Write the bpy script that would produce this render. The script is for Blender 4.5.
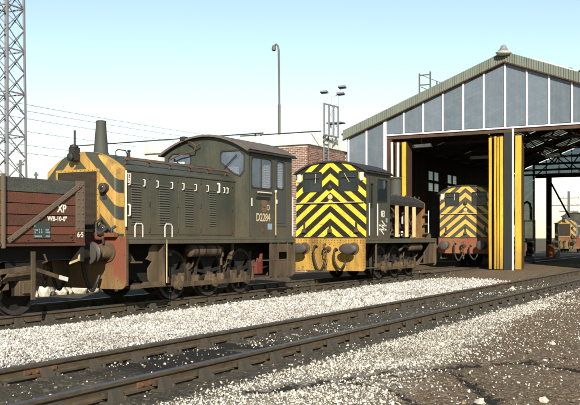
import bpy, bmesh, math, random
import numpy as np
from mathutils import Vector, Matrix, geometry
from math import sin, cos, pi, radians

for _o in list(bpy.data.objects):
    bpy.data.objects.remove(_o)
SC = bpy.context.scene
COL = SC.collection
R = random.Random(7)

# ------------------------------------------------------------------ camera, sky, sun, exposure
EYE = 1.33                                   # eye height above the rail tops (z = 0)
AZ = radians(29.2)                           # the tracks run along +X, the view is turned 29 degrees to their left
cam_d = bpy.data.cameras.new("camera")
cam = bpy.data.objects.new("camera", cam_d)
COL.objects.link(cam)
cam.location = (0, 0, EYE)
cam.rotation_euler = (pi / 2, 0, AZ - pi / 2)
cam_d.sensor_width = 36.0
cam_d.lens = 52.76
cam_d.shift_y = 0.0612
cam_d.clip_end = 6000
SC.camera = cam

SUN_DIR = Vector((-0.83, -0.52, 0.50)).normalized()      # towards the sun
SUN_EL = math.asin(SUN_DIR.z)
SUN_ROT = math.atan2(SUN_DIR.x, SUN_DIR.y)
world = bpy.data.worlds.new("World")
SC.world = world
world.use_nodes = True
wn = world.node_tree
wn.nodes.clear()
sky = wn.nodes.new("ShaderNodeTexSky")
sky.sky_type = 'NISHITA'
sky.sun_disc = False
sky.sun_elevation = SUN_EL
sky.sun_rotation = SUN_ROT
sky.altitude = 0
sky.air_density = 1.3
sky.dust_density = 0.2
sky.ozone_density = 0.8
bg = wn.nodes.new("ShaderNodeBackground")
bg.inputs["Strength"].default_value = 0.092
wo = wn.nodes.new("ShaderNodeOutputWorld")
wn.links.new(sky.outputs[0], bg.inputs[0])
wn.links.new(bg.outputs[0], wo.inputs[0])

sun_d = bpy.data.lights.new("sun", 'SUN')
sun_d.energy = 5.0
sun_d.angle = radians(0.5)
sun_d.color = (1.0, 0.92, 0.79)
sun = bpy.data.objects.new("sun", sun_d)
COL.objects.link(sun)
sun.rotation_euler = (-SUN_DIR).to_track_quat('-Z', 'Y').to_euler()

SC.view_settings.view_transform = 'Standard'
SC.view_settings.look = 'None'
SC.view_settings.gamma = 1.0
SC.view_settings.use_curve_mapping = False
SC.view_settings.exposure = 0.84

# ------------------------------------------------------------------ helpers
def tag(o, label=None, cat=None, group=None, kind=None):
    if label: o["label"] = label
    if cat: o["category"] = cat
    if group: o["group"] = group
    if kind: o["kind"] = kind
    return o

def thing(name, label, cat, loc=(0, 0, 0), rz=0.0, group=None):
    o = bpy.data.objects.new(name, None)
    o.empty_display_size = 0.3
    COL.objects.link(o)
    o.location = loc
    o.rotation_euler = (0, 0, rz)
    return tag(o, label, cat, group)

def kids(o):
    return [c for c in bpy.data.objects if c.parent == o]

def copy_tree(o, parent=None, skip=()):
    c = o.copy()
    COL.objects.link(c)
    if parent: c.parent = parent
    for ch in kids(o):
        if ch.name.split(".")[0] not in skip:
            copy_tree(ch, c, skip)
    return c

def link_mesh(name, me, parent=None, loc=None):
    o = bpy.data.objects.new(name, me)
    COL.objects.link(o)
    if parent: o.parent = parent
    if loc: o.location = loc
    return o

class MB:
    """collects simple solids; build() links them as ONE mesh object"""
    def __init__(s):
        s.v = []; s.f = []
    def add(s, vs, fs):
        n = len(s.v)
        s.v += [tuple(p) for p in vs]
        s.f += [tuple(i + n for i in f) for f in fs]
        return s
    def box(s, x0, x1, y0, y1, z0, z1):
        return s.add([(x0,y0,z0),(x1,y0,z0),(x1,y1,z0),(x0,y1,z0),(x0,y0,z1),(x1,y0,z1),(x1,y1,z1),(x0,y1,z1)],
                     [(0,3,2,1),(4,5,6,7),(0,1,5,4),(1,2,6,5),(2,3,7,6),(3,0,4,7)])
    def obox(s, c, size, M):
        c = Vector(c); h = [a / 2 for a in size]
        vs = [c + M @ Vector((sx*h[0], sy*h[1], sz*h[2])) for sz in (-1,1) for sx, sy in ((-1,-1),(1,-1),(1,1),(-1,1))]
        return s.add(vs, [(0,3,2,1),(4,5,6,7),(0,1,5,4),(1,2,6,5),(2,3,7,6),(3,0,4,7)])
    def bar(s, p0, p1, w, h, up=(0,0,1)):
        p0 = Vector(p0); p1 = Vector(p1); d = p1 - p0; L = d.length
        if L < 1e-6: return s
        d.normalize(); u = Vector(up)
        if abs(d.dot(u)) > 0.98: u = Vector((1,0,0)) if abs(d.x) < .9 else Vector((0,1,0))
        sd = d.cross(u).normalized(); u = sd.cross(d)
        return s.obox((p0+p1)/2, (L, w, h), Matrix((d, sd, u)).transposed())
    def tube(s, path, r, seg=8, r1=None):
        path = [Vector(p) for p in path]; n = len(path); vs = []; fs = []
        pu = None
        for i, p in enumerate(path):
            if i == 0: t = path[1] - path[0]
            elif i == n-1: t = path[-1] - path[-2]
            else: t = (path[i+1]-path[i]).normalized() + (path[i]-path[i-1]).normalized()
            t.normalize()
            if pu is None:
                a = Vector((0,0,1)) if abs(t.z) < .9 else Vector((1,0,0))
                pu = t.cross(a).normalized()
            pu = (pu - t * pu.dot(t)).normalized()
            pv = t.cross(pu)
            rr_ = r if r1 is None else r + (r1 - r) * i / (n-1)
            for k in range(seg):
                a = 2*pi*k/seg
                vs.append(p + pu*(rr_*cos(a)) + pv*(rr_*sin(a)))
        for i in range(n-1):
            for k in range(seg):
                a = i*seg+k; b = i*seg+(k+1) % seg
                fs.append((a, b, b+seg, a+seg))
        fs.append(tuple(range(seg-1, -1, -1))); fs.append(tuple((n-1)*seg+k for k in range(seg)))
        return s.add(vs, fs)
    def lathe(s, o, axis, prof, seg=24, sy=1.0, sz=1.0):
        """prof: list of (t along axis, r); ends are capped. sy, sz squash the section (axis x only)"""
        o = Vector(o); ax = Vector(axis).normalized()
        a = Vector((0,0,1)) if abs(ax.z) < .9 else Vector((1,0,0))
        u = ax.cross(a).normalized(); v = ax.cross(u)
        vs = []; fs = []
        for t, r in prof:
            for k in range(seg):
                q = 2*pi*k/seg
                vs.append(o + ax*t + u*(r*cos(q)*sy) + v*(r*sin(q)*sz))
        for i in range(len(prof)-1):
            for k in range(seg):
                p = i*seg+k; q = i*seg+(k+1) % seg
                fs.append((p, q, q+seg, p+seg))
        fs.append(tuple(range(seg-1, -1, -1))); fs.append(tuple((len(prof)-1)*seg+k for k in range(seg)))
        return s.add(vs, fs)
    def cyl(s, p0, p1, r0, r1=None, seg=16):
        p0 = Vector(p0); d = Vector(p1) - p0
        return s.lathe(p0, d, [(0, r0), (d.length, r0 if r1 is None else r1)], seg)
    def ring_y(s, cx, cz, y0, y1, ri, ro, seg=32):
        vs = []; fs = []
        for k in range(seg):
            a = 2*pi*k/seg; c, q = cos(a), sin(a)
            vs += [(cx+ri*c, y0, cz+ri*q), (cx+ro*c, y0, cz+ro*q), (cx+ro*c, y1, cz+ro*q), (cx+ri*c, y1, cz+ri*q)]
        for k in range(seg):
            a = 4*k; b = 4*((k+1) % seg)
            for j in range(4):
                fs.append((a+j, a+(j+1) % 4, b+(j+1) % 4, b+j))
        return s.add(vs, fs)
    def prism(s, outer, holes, o, U, V, depth):
        """polygon with holes in the frame (o, U, V), pushed along U x V by depth"""
        o = Vector(o); U = Vector(U); V = Vector(V); N = U.cross(V)
        loops = [outer] + list(holes or [])
        tris = geometry.tessellate_polygon([[Vector((a, b, 0)) for a, b in lp] for lp in loops])
        pts = [p for lp in loops for p in lp]; n = len(pts)
        vs = [o + U*a + V*b for a, b in pts] + [o + U*a + V*b + N*depth for a, b in pts]
        fs = [tuple(t) for t in tris] + [tuple(i+n for i in reversed(t)) for t in tris]
        k = 0
        for lp in loops:
            m = len(lp)
            for i in range(m):
                j = (i+1) % m
                fs.append((k+i, k+j, k+j+n, k+i+n))
            k += m
        return s.add(vs, fs)
    def loft(s, secs):
        m = len(secs[0]); vs = [p for sec in secs for p in sec]; fs = []
        for i in range(len(secs)-1):
            for k in range(m):
                a = i*m+k; b = i*m+(k+1) % m
                fs.append((a, b, b+m, a+m))
        fs.append(tuple(range(m-1, -1, -1))); fs.append(tuple((len(secs)-1)*m+k for k in range(m)))
        return s.add(vs, fs)
    def rivet(s, c, n, r=.014):
        c = Vector(c); n = Vector(n).normalized()
        return s.lathe(c, n, [(-.004, r), (r*.6, r*.75), (r*.9, r*.3)], 6)
    def mesh(s, name, mat, smooth=None):
        me = bpy.data.meshes.new(name)
        me.from_pydata(s.v, [], s.f)
        bm = bmesh.new(); bm.from_mesh(me)
        bmesh.ops.recalc_face_normals(bm, faces=bm.faces)
        bm.to_mesh(me); bm.free()
        if mat: me.materials.append(mat)
        if smooth:
            me.polygons.foreach_set("use_smooth", [True]*len(me.polygons))
            me.set_sharp_from_angle(angle=radians(smooth))
        me.update()
        return me
    def build(s, name, mat, parent=None, smooth=None, bevel=0.0, kind=None, loc=None):
        o = link_mesh(name, s.mesh(name, mat, smooth), parent, loc)
        if bevel:
            b = o.modifiers.new("bevel", 'BEVEL')
            b.width = bevel; b.segments = 2; b.limit_method = 'ANGLE'; b.angle_limit = radians(40)
        if kind: o["kind"] = kind
        return o

def rr(u0, u1, v0, v1, r=.06, seg=4):
    """rounded rectangle loop"""
    out = []
    for cx, cy, a0 in ((u1-r, v0+r, -pi/2), (u1-r, v1-r, 0), (u0+r, v1-r, pi/2), (u0+r, v0+r, pi)):
        for k in range(seg+1):
            a = a0 + pi/2*k/seg
            out.append((cx+r*cos(a), cy+r*sin(a)))
    return out

def grow(loop, d):
    cx = sum(p[0] for p in loop)/len(loop); cy = sum(p[1] for p in loop)/len(loop)
    w = max(p[0] for p in loop)-cx; h = max(p[1] for p in loop)-cy
    return [(cx+(a-cx)*(1+d/w), cy+(b-cy)*(1+d/h)) for a, b in loop]

def text(body, size, name, mat, parent, o, rot=(pi/2, 0, 0), bold=.012, sx=1.0, align='CENTER'):
    cu = bpy.data.curves.new(name, 'FONT')
    cu.body = body; cu.size = size; cu.extrude = .0015; cu.offset = bold*size
    cu.align_x = align; cu.align_y = 'CENTER'; cu.resolution_u = 3
    t = bpy.data.objects.new("tmp_text", cu); COL.objects.link(t)
    bpy.context.view_layer.update()
    me = bpy.data.meshes.new_from_object(t.evaluated_get(bpy.context.evaluated_depsgraph_get()))
    bpy.data.objects.remove(t)
    me.materials.clear(); me.materials.append(mat)
    ob = link_mesh(name, me, parent, o)
    ob.rotation_euler = rot
    ob.scale = (sx, 1, 1)
    return ob

# ------------------------------------------------------------------ materials
def S(r, g, b):
    def f(c):
        c /= 255.0
        return c/12.92 if c <= .04045 else ((c+.055)/1.055)**2.4
    return (f(r), f(g), f(b), 1.0)

def L(r, g, b):
    return (r, g, b, 1.0)

class NT:
    def __init__(s, name):
        s.m = bpy.data.materials.new(name); s.m.use_nodes = True
        s.t = s.m.node_tree; s.t.nodes.clear()
        s.out = s.n("ShaderNodeOutputMaterial")
    def n(s, typ, **kw):
        x = s.t.nodes.new(typ)
        for k, v in kw.items(): setattr(x, k, v)
        return x
    def l(s, a, b): s.t.links.new(a, b)
    def setv(s, sock, val):
        if isinstance(val, (int, float)) or isinstance(val, tuple): sock.default_value = val
        else: s.l(val, sock)
    def math(s, op, a, b=0.0, clamp=False):
        x = s.n("ShaderNodeMath", operation=op); x.use_clamp = clamp
        s.setv(x.inputs[0], a); s.setv(x.inputs[1], b)
        return x.outputs[0]
    def mix(s, f, a, b, mode='MIX'):
        x = s.n("ShaderNodeMix", data_type='RGBA', blend_type=mode)
        s.setv(x.inputs[0], f); s.setv(x.inputs[6], a); s.setv(x.inputs[7], b)
        return x.outputs[2]
    def coord(s, kind="Object", scale=(1, 1, 1)):
        if kind == "Position": c = s.n("ShaderNodeNewGeometry").outputs["Position"]
        else: c = s.n("ShaderNodeTexCoord").outputs[kind]
        mp = s.n("ShaderNodeMapping"); mp.inputs["Scale"].default_value = scale
        s.l(c, mp.inputs["Vector"])
        return mp.outputs[0]
    def noise(s, vec, scale, detail=4, rough=.6, lo=.35, hi=.65):
        x = s.n("ShaderNodeTexNoise"); x.inputs["Scale"].default_value = scale
        x.inputs["Detail"].default_value = detail; x.inputs["Roughness"].default_value = rough
        s.l(vec, x.inputs["Vector"])
        r = s.n("ShaderNodeMapRange"); r.inputs[1].default_value = lo; r.inputs[2].default_value = hi
        s.l(x.outputs[0], r.inputs[0])
        return r.outputs[0]
    def sep(s, vec):
        x = s.n("ShaderNodeSeparateXYZ"); s.l(vec, x.inputs[0]); return x.outputs
    def range(s, v, a, b, c=0.0, d=1.0):
        r = s.n("ShaderNodeMapRange")
        for i, q in ((1, a), (2, b), (3, c), (4, d)): r.inputs[i].default_value = q
        s.setv(r.inputs[0], v)
        return r.outputs[0]
    def bsdf(s, col, rough=.6, metal=0.0, bump=None, bump_d=.01, spec=.4, **kw):
        p = s.n("ShaderNodeBsdfPrincipled")
        s.setv(p.inputs["Base Color"], col); s.setv(p.inputs["Roughness"], rough)
        s.setv(p.inputs["Metallic"], metal); p.inputs["Specular IOR Level"].default_value = spec
        for k, v in kw.items(): s.setv(p.inputs[k], v)
        if bump is not None:
            b = s.n("ShaderNodeBump"); b.inputs["Distance"].default_value = bump_d; b.inputs["Strength"].default_value = .6
            s.l(bump, b.inputs["Height"]); s.l(b.outputs[0], p.inputs["Normal"])
        s.l(p.outputs[0], s.out.inputs[0])
        return p

def paint(name, col, dirt, amt=.5, rough=.55, scale=2.5, metal=0.0, streak=.25, fine=30, bump=.004, spec=.35, chips=None, low=None, vary=0.0):
    """weathered surface: base colour, vertical streaks of dirt, fine speckle, optional chips of another colour"""
    t = NT(name)
    c1 = t.coord("Object", (1, 1, streak)); c2 = t.coord("Object")
    big = t.noise(c1, scale, 6, .65, .35, .7)
    sp = t.noise(c2, fine, 3, .6, .3, .75)
    c = t.mix(t.math('MULTIPLY', big, amt), col, dirt)
    dk = tuple(v*.72 for v in col[:3]) + (1,)
    c = t.mix(t.math('MULTIPLY', sp, .35), c, dk)
    if vary:
        rn = t.n("ShaderNodeObjectInfo").outputs["Random"]
        c = t.mix(t.math('MULTIPLY', rn, vary), c, tuple(v*.45 for v in dirt[:3])+(1,))
    if low:
        lz = t.math('ADD', t.sep(c2)[2], t.math('MULTIPLY', t.math('SUBTRACT', t.noise(c1, 4, 5, .65, 0, 1), .5), 1.0))
        c = t.mix(t.math('MULTIPLY', t.range(lz, low[0], low[1], 1, 0), low[3]), c, low[2])
        bl = t.noise(c2, .9, 4, .6, .45, .7)
        c = t.mix(t.math('MULTIPLY', bl, .45), c, dk)
    if chips:
        ch = t.noise(c2, 14, 5, .7, .60, .66)
        c = t.mix(ch, c, chips)
    rg = t.range(big, 0, 1, rough-.08, min(1, rough+.2))
    t.bsdf(c, rg, metal, sp, bump, spec)
    return t.m

def chevron(name, c1, c2, dirt, v0, period, slope, duty=.5, yc=0.0, amt=.45):
    """inverted-V warning stripes painted on a loco end (object space: y across, z up)"""
    t = NT(name)
    c = t.coord("Object"); xyz = t.sep(c)
    wob = t.noise(c, 9, 3, .6, 0, 1)
    ay = t.math('ABSOLUTE', t.math('SUBTRACT', xyz[1], yc))
    v = t.math('ADD', xyz[2], t.math('MULTIPLY', ay, slope))
    v = t.math('ADD', v, t.math('MULTIPLY', t.math('SUBTRACT', wob, .5), .012))
    fr = t.math('FRACT', t.math('DIVIDE', t.math('SUBTRACT', v, v0-40*period), period))
    m = t.range(fr, duty-.02, duty+.02)
    col = t.mix(m, c1, c2)
    st = t.noise(t.coord("Object", (1, 1, .2)), 3.5, 6, .65, .4, .75)
    sp = t.noise(c, 35, 3, .6, .3, .75)
    on = t.range(m, 0, 1, 1, .22)
    col = t.mix(t.math('MULTIPLY', t.math('MULTIPLY', st, amt), on), col, dirt)
    ch = t.noise(c, 11, 5, .7, .60, .67)
    col = t.mix(t.math('MULTIPLY', t.math('MULTIPLY', ch, .8), on), col, dirt)
    col = t.mix(t.math('MULTIPLY', t.math('MULTIPLY', sp, .25), on), col, dirt)
    t.bsdf(col, .5, 0, sp, .003, .22)
    return t.m

def glass(name, tint, fac, base, rough=.08, vary=0.0):
    t = NT(name)
    c = t.coord("Object")
    nz = t.noise(c, 3.0, 5, .6, .3, .75)
    tr = t.n("ShaderNodeBsdfTransparent"); tr.inputs[0].default_value = tint
    p = t.n("ShaderNodeBsdfPrincipled")
    if vary:
        rn = t.n("ShaderNodeObjectInfo").outputs["Random"]
        base = t.mix(rn, tuple(v*(1-vary) for v in base[:3])+(1,), tuple(v*(1+vary) for v in base[:3])+(1,))
        sp = t.noise(c, 13, 4, .7, .66, .72); dr = t.noise(t.coord("Object", (1, 3, .15)), 2.2, 5, .6, .45, .75)
        base = t.mix(t.math('MULTIPLY', dr, .5), base, L(.27, .27, .25)); base = t.mix(t.math('MULTIPLY', sp, .4), base, L(.42, .45, .45))
    t.setv(p.inputs["Base Color"], base); t.setv(p.inputs["Roughness"], t.range(nz, 0, 1, rough, rough+.22))
    p.inputs["Specular IOR Level"].default_value = .7
    mx = t.n("ShaderNodeMixShader")
    t.setv(mx.inputs[0], t.range(nz, 0, 1, max(0, fac-.06), min(1, fac+.06)))
    t.l(tr.outputs[0], mx.inputs[1]); t.l(p.outputs[0], mx.inputs[2]); t.l(mx.outputs[0], t.out.inputs[0])
    return t.m

M = {}
M['green'] = paint("loco_green", L(.028, .035, .026), L(.092, .080, .052), .85, .5, 1.3, spec=.4, chips=L(.05, .045, .034), low=(1.35, 2.15, L(.085, .062, .036), .6))
M['green_top'] = paint("loco_green_roof", L(.038, .042, .036), L(.075, .066, .052), .6, .75, 2)
def beam_mat():
    t = NT("front_beam_red_and_brown")
    c = t.coord("Object"); xyz = t.sep(c)
    nz = t.noise(c, 3.0, 6, .65, 0, 1); sp = t.noise(c, 28, 4, .6, .3, .75); ch = t.noise(c, 13, 5, .7, .60, .66)
    st = t.noise(t.coord("Object", (1, 1, .2)), 4, 6, .65, .35, .7)
    red = t.mix(st, L(.19, .048, .026), L(.13, .060, .032))
    tan = t.mix(st, L(.21, .135, .055), L(.12, .070, .030))
    v = t.math('ADD', xyz[2], t.math('MULTIPLY', t.math('ADD', xyz[1], .95), -.55))
    f = t.range(t.math('ADD', v, t.math('MULTIPLY', t.math('SUBTRACT', nz, .5), .9)), .52, .80, 1, 0)
    col = t.mix(f, red, tan)
    col = t.mix(t.math('MULTIPLY', ch, .7), col, L(.035, .022, .015))
    col = t.mix(t.math('MULTIPLY', sp, .3), col, L(.06, .035, .02))
    t.bsdf(col, .8, 0, sp, .004, .25)
    return t.m
M['beam_front'] = beam_mat()
M['roof_brown'] = paint("cab_roof_dust", L(.075, .062, .055), L(.15, .12, .10), .7, .8, 2)
M['under'] = paint("underframe_grime", L(.006, .005, .004), L(.020, .014, .009), .6, .9, 3)
M['under_tan'] = paint("underframe_dust", L(.105, .072, .038), L(.012, .009, .007), 1.0, .85, 3.5)
M['footplate'] = paint("footplate_dust", L(.080, .070, .046), L(.030, .027, .020), .6, .8, 3, .0, 1)
M['beam_red'] = paint("beam_worn_red", L(.20, .052, .028), L(.17, .105, .045), .85, .78, 2.2, chips=L(.05, .03, .02))
M['beam_yellow'] = paint("beam_dirty_yellow", L(.44, .265, .042), L(.115, .055, .020), 1.0, .8, 2.6, chips=L(.06, .04, .025))
M['yellow'] = paint("warning_yellow", L(.42, .25, .045), L(.16, .10, .03), .7, .6, 3)
M['door_yellow'] = paint("door_yellow", L(.58, .36, .020), L(.24, .13, .02), .7, .6, 2.5, chips=L(.20, .11, .03), low=(-.2, 1.3, L(.10, .062, .028), .75))
M['cream'] = paint("cream_edge", L(.52, .42, .21), L(.16, .10, .045), .85, .7, 4)
M['white'] = paint("white_paint", L(.62, .59, .52), L(.26, .21, .14), .55, .55, 6)
M['lettering'] = paint("white_lettering", L(.74, .70, .62), L(.32, .24, .16), .7, .6, 14)
M['cream_lettering'] = paint("straw_lettering", L(.50, .41, .25), L(.22, .18, .11), .5, .6, 8)
M['rust'] = paint("rust", L(.14, .065, .032), L(.05, .028, .018), .7, .85, 4)
M['rust_pale'] = paint("rusty_yellow_end", L(.22, .115, .032), L(.06, .035, .018), 1.0, .8, 4)
M['steel_worn'] = paint("worn_steel", L(.050, .042, .034), L(.016, .012, .009), .8, .6, 5, .3)
M['buffer_grey'] = paint("buffer_grease", L(.060, .058, .053), L(.05, .033, .02), .75, .55, 5, .2)
M['black'] = paint("black_paint", L(.016, .016, .015), L(.05, .04, .03), .5, .6, 3)
M['mesh'] = paint("grille_brown", L(.040, .028, .018), L(.022, .016, .012), .6, .8, 3)
M['louvre'] = paint("louvre_edge", L(.085, .082, .060), L(.035, .04, .03), .6, .6, 3)
M['void'] = paint("dark_cavity", L(.006, .005, .004), L(.012, .010, .008), .5, .9, 3)
M['red'] = paint("red_box", L(.14, .026, .018), L(.06, .02, .015), .5, .6, 3)
M['orange'] = paint("orange_plastic", L(.75, .20, .05), L(.5, .15, .05), .3, .5, 3)
M['chev_green'] = chevron("chevrons_green_yellow", L(.45, .265, .060), L(.040, .044, .032), L(.105, .070, .032), 2.905, .54, 1.0, .5, .07, 1.0)
M['chev_black'] = chevron("chevrons_black_yellow", L(.62, .475, .034), L(.012, .012, .011), L(.10, .075, .025), 2.78, .41, .82, .47, 0, .35)
M['chev_grey'] = chevron("chevrons_grey_yellow", L(.58, .36, .06), L(.050, .050, .045), L(.16, .10, .04), 2.82, .41, .82, .5, 0, .5)
M['plank_red'] = paint("plank_bauxite", L(.120, .038, .020), L(.065, .036, .023), .85, .85, 2.6, 0, 2.5, 40, .010, vary=.6)
M['plank_red2'] = paint("plank_bauxite_fresh", L(.160, .044, .021), L(.085, .038, .023), .85, .85, 2.6, 0, 2.5, 40, .010, vary=.6)
M['plank_grey'] = paint("plank_bare_timber", L(.065, .068, .055), L(.035, .034, .03), .85, .9, 3, 0, 3, 40, .010)
M['strap'] = paint("strap_iron", L(.105, .085, .06), L(.10, .05, .03), .6, .8, 5)
M['board'] = paint("panel_dark", L(.035, .048, .042), L(.02, .025, .02), .5, .6, 5)
M['glass'] = glass("cab_glass", L(.88, .93, .98), .22, L(.24, .30, .37), .03)
M['glass_dark'] = glass("dark_glass", L(.62, .68, .70), .40, L(.035, .045, .05), .04)
M['pane'] = glass("dirty_shed_glass", L(.58, .66, .74), .52, L(.175, .215, .255), .14, .14)
M['glaze_bar'] = paint("white_glazing_bar", L(.58, .57, .60), L(.36, .34, .34), .5, .6, 4)
M['cladding'] = paint("grey_cladding", L(.150, .168, .140), L(.10, .112, .085), .6, .85, 1.5, 0, .4)
M['roof_sheet'] = paint("roof_asbestos", L(.16, .15, .13), L(.07, .065, .055), .7, .9, 1.5)
M['truss'] = paint("truss_brown", L(.075, .042, .026), L(.03, .02, .015), .6, .8, 3)
M['shed_wall'] = paint("shed_wall_soot", L(.030, .024, .020), L(.012, .010, .009), .6, .9, 1)
M['column'] = paint("column_grey", L(.013, .017, .017), L(.010, .010, .009), .5, .6, 2)
M['jamb'] = paint("jamb_brown", L(.055, .027, .014), L(.02, .014, .010), .6, .8, 3)
def skylight_mat():
    t = NT("roof_light")
    nz = t.noise(t.coord("Object"), 2.5, 4, .6, .3, .75)
    a = t.n("ShaderNodeBsdfTranslucent"); t.setv(a.inputs[0], t.mix(nz, L(.62, .66, .58), L(.34, .36, .30)))
    b = t.n("ShaderNodeBsdfDiffuse"); b.inputs[0].default_value = L(.25, .26, .23)
    m = t.n("ShaderNodeMixShader"); m.inputs[0].default_value = .3
    t.l(a.outputs[0], m.inputs[1]); t.l(b.outputs[0], m.inputs[2]); t.l(m.outputs[0], t.out.inputs[0])
    return t.m
M['skylight'] = skylight_mat()
M['lampshade'] = paint("lamp_enamel", L(.60, .60, .52), L(.35, .32, .25), .5, .5, 4)
M['brick'] = None
M['mortar'] = paint("mortar", L(.56, .52, .46), L(.40, .37, .32), .5, .9, 5)
M['pole'] = paint("pole_grey", L(.10, .10, .095), L(.05, .045, .04), .5, .7, 2)
M['lattice'] = paint("lattice_steel", L(.17, .18, .21), L(.12, .09, .07), .6, .7, 1.5)
M['lattice_pale'] = paint("lattice_pale", L(.42, .42, .50), L(.3, .3, .35), .4, .7, 1.5)
M['steel_pale'] = paint("galvanised_cowl", L(.30, .30, .29), L(.15, .14, .12), .6, .5, 5, .5)
M['wire'] = paint("wire_bluegrey", L(.20, .28, .30), L(.16, .2, .22), .3, .7, 1)
M['rail_side'] = None
M['sleeper'] = None
M['key'] = paint("oak_key", L(.050, .038, .024), L(.025, .02, .015), .6, .85, 5)
M['chair'] = paint("cast_chair", L(.050, .042, .030), L(.024, .021, .016), .7, .85, 5)
M['added_mound_black'] = paint("added_mound_black", L(.012, .012, .012), L(.02, .019, .018), .5, .6, 5)  # black of the mound added as a dark backdrop behind the wagon
M['stone_white'] = paint("whitewashed_stone", L(.52, .48, .40), L(.22, .17, .11), .8, .9, 7)

def brick_mat():
    t = NT("brick_red_brown")
    rnd = t.n("ShaderNodeNewGeometry").outputs["Random Per Island"]
    c = t.mix(rnd, L(.110, .050, .036), L(.22, .115, .082))
    sp = t.noise(t.coord("Object"), 22, 4, .6, .3, .75)
    c = t.mix(t.math('MULTIPLY', sp, .45), c, L(.12, .07, .05))
    t.bsdf(c, .9, 0, sp, .004, .2)
    return t.m
M['brick'] = brick_mat()

def parapet_mat():
    t = NT("parapet_white_stained")
    c = t.coord("Object")
    big = t.noise(t.coord("Object", (1.2, 1.2, .08)), 3.4, 5, .6, .44, .62)
    sp = t.noise(c, 9, 4, .6, .3, .75)
    col = t.mix(t.math('MULTIPLY', sp, .3), L(.80, .80, .74), L(.62, .62, .55))
    col = t.mix(t.math('MULTIPLY', big, .6), col, L(.20, .24, .11))
    t.bsdf(col, .9, 0, sp, .004, .2)
    return t.m
M['parapet'] = parapet_mat()

def rail_mat():
    t = NT("rail_steel")
    c = t.coord("Object"); z = t.sep(c)[2]
    sp = t.noise(t.coord("Object", (1, 4, 4)), 6, 5, .6, .3, .75)
    side = t.mix(sp, L(.036, .026, .016), L(.088, .064, .036))
    top = t.mix(sp, L(.10, .095, .09), L(.21, .20, .20))
    f = t.range(z, -.006, -.003)
    col = t.mix(f, side, top)
    t.bsdf(col, t.range(f, 0, 1, .85, .38), t.math('MULTIPLY', f, .75), sp, .003, .3)
    return t.m
M['rail'] = rail_mat()

def sleeper_mat():
    t = NT("sleeper_timber")
    ob = t.n("ShaderNodeObjectInfo").outputs["Random"]
    c = t.coord("Object", (8, 1, 8)); c2 = t.coord("Object")
    gr = t.noise(c, 5, 6, .7, .3, .7); bg_ = t.noise(c2, 4, 5, .6, .35, .7)
    col = t.mix(gr, L(.030, .028, .022), L(.085, .078, .062))
    col = t.mix(t.math('MULTIPLY', bg_, .6), col, L(.05, .045, .033))
    col = t.mix(t.math('MULTIPLY', ob, .35), col, L(.10, .085, .06))
    t.bsdf(col, .92, 0, gr, .01, .2)
    return t.m
M['sleeper'] = sleeper_mat()

def stone_mat(name, a, b, c_):
    t = NT(name)
    rnd = t.n("ShaderNodeNewGeometry").outputs["Random Per Island"]
    r = t.n("ShaderNodeValToRGB"); t.l(rnd, r.inputs[0])
    e = r.color_ramp.elements
    e[0].position = 0.0; e[0].color = c_; e[1].position = .35; e[1].color = a
    x = e.new(1.0); x.color = b
    sp = t.noise(t.coord("Object"), 60, 3, .6, .3, .75)
    col = t.mix(t.math('MULTIPLY', sp, .25), r.outputs[0], L(.35, .31, .24))
    soil = t.noise(t.coord("Object"), .8, 6, .65, .48, .72)
    col = t.mix(t.math('MULTIPLY', soil, .5), col, L(.13, .105, .075))
    t.bsdf(col, .9, 0, None, 0, .2)
    return t.m
M['chip'] = stone_mat("limestone_chippings", L(.37, .35, .315), L(.66, .64, .60), L(.13, .11, .085))
M['chip_dirty'] = stone_mat("dirty_chippings", L(.33, .30, .235), L(.70, .67, .60), L(.09, .075, .052))
# ------------------------------------------------------------------ ground
NEAR_Y, FAR_Y = 6.02, 12.1                    # centre lines of the two tracks
rng = np.random.default_rng(5)
_ph = rng.uniform(0, 2*pi, (14, 2)); _fr = rng.uniform(.25, 3.2, 14); _an = rng.uniform(0, pi, 14)

def wob(x, y):
    z = np.zeros_like(x, dtype=float)
    for (p, q), f, a in zip(_ph, _fr, _an):
        z = z + np.sin(f*(x*np.cos(a)+y*np.sin(a))*1.9+p) / (1+f)
    return z / 5.0

def sm(a, b, v):
    t = np.clip((v-a)/(b-a), 0, 1)
    return t*t*(3-2*t)

SHADOW_LINES = [  # branch shadows painted and grooved into the ground: centre lines and half widths
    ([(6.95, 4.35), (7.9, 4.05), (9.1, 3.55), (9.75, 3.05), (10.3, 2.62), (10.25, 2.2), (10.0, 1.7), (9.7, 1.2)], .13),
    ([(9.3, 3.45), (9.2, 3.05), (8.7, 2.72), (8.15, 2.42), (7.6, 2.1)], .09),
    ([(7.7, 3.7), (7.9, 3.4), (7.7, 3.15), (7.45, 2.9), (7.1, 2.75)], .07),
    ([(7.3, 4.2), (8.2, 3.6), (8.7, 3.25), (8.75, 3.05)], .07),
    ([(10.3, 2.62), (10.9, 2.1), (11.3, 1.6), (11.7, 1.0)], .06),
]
def shadow_line_d(x, y):
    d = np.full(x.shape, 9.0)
    for pts, w in SHADOW_LINES:
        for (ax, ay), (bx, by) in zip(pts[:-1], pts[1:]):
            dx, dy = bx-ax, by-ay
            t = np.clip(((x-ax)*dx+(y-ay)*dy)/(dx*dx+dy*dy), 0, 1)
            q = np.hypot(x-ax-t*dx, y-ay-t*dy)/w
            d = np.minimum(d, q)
    return d

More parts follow.
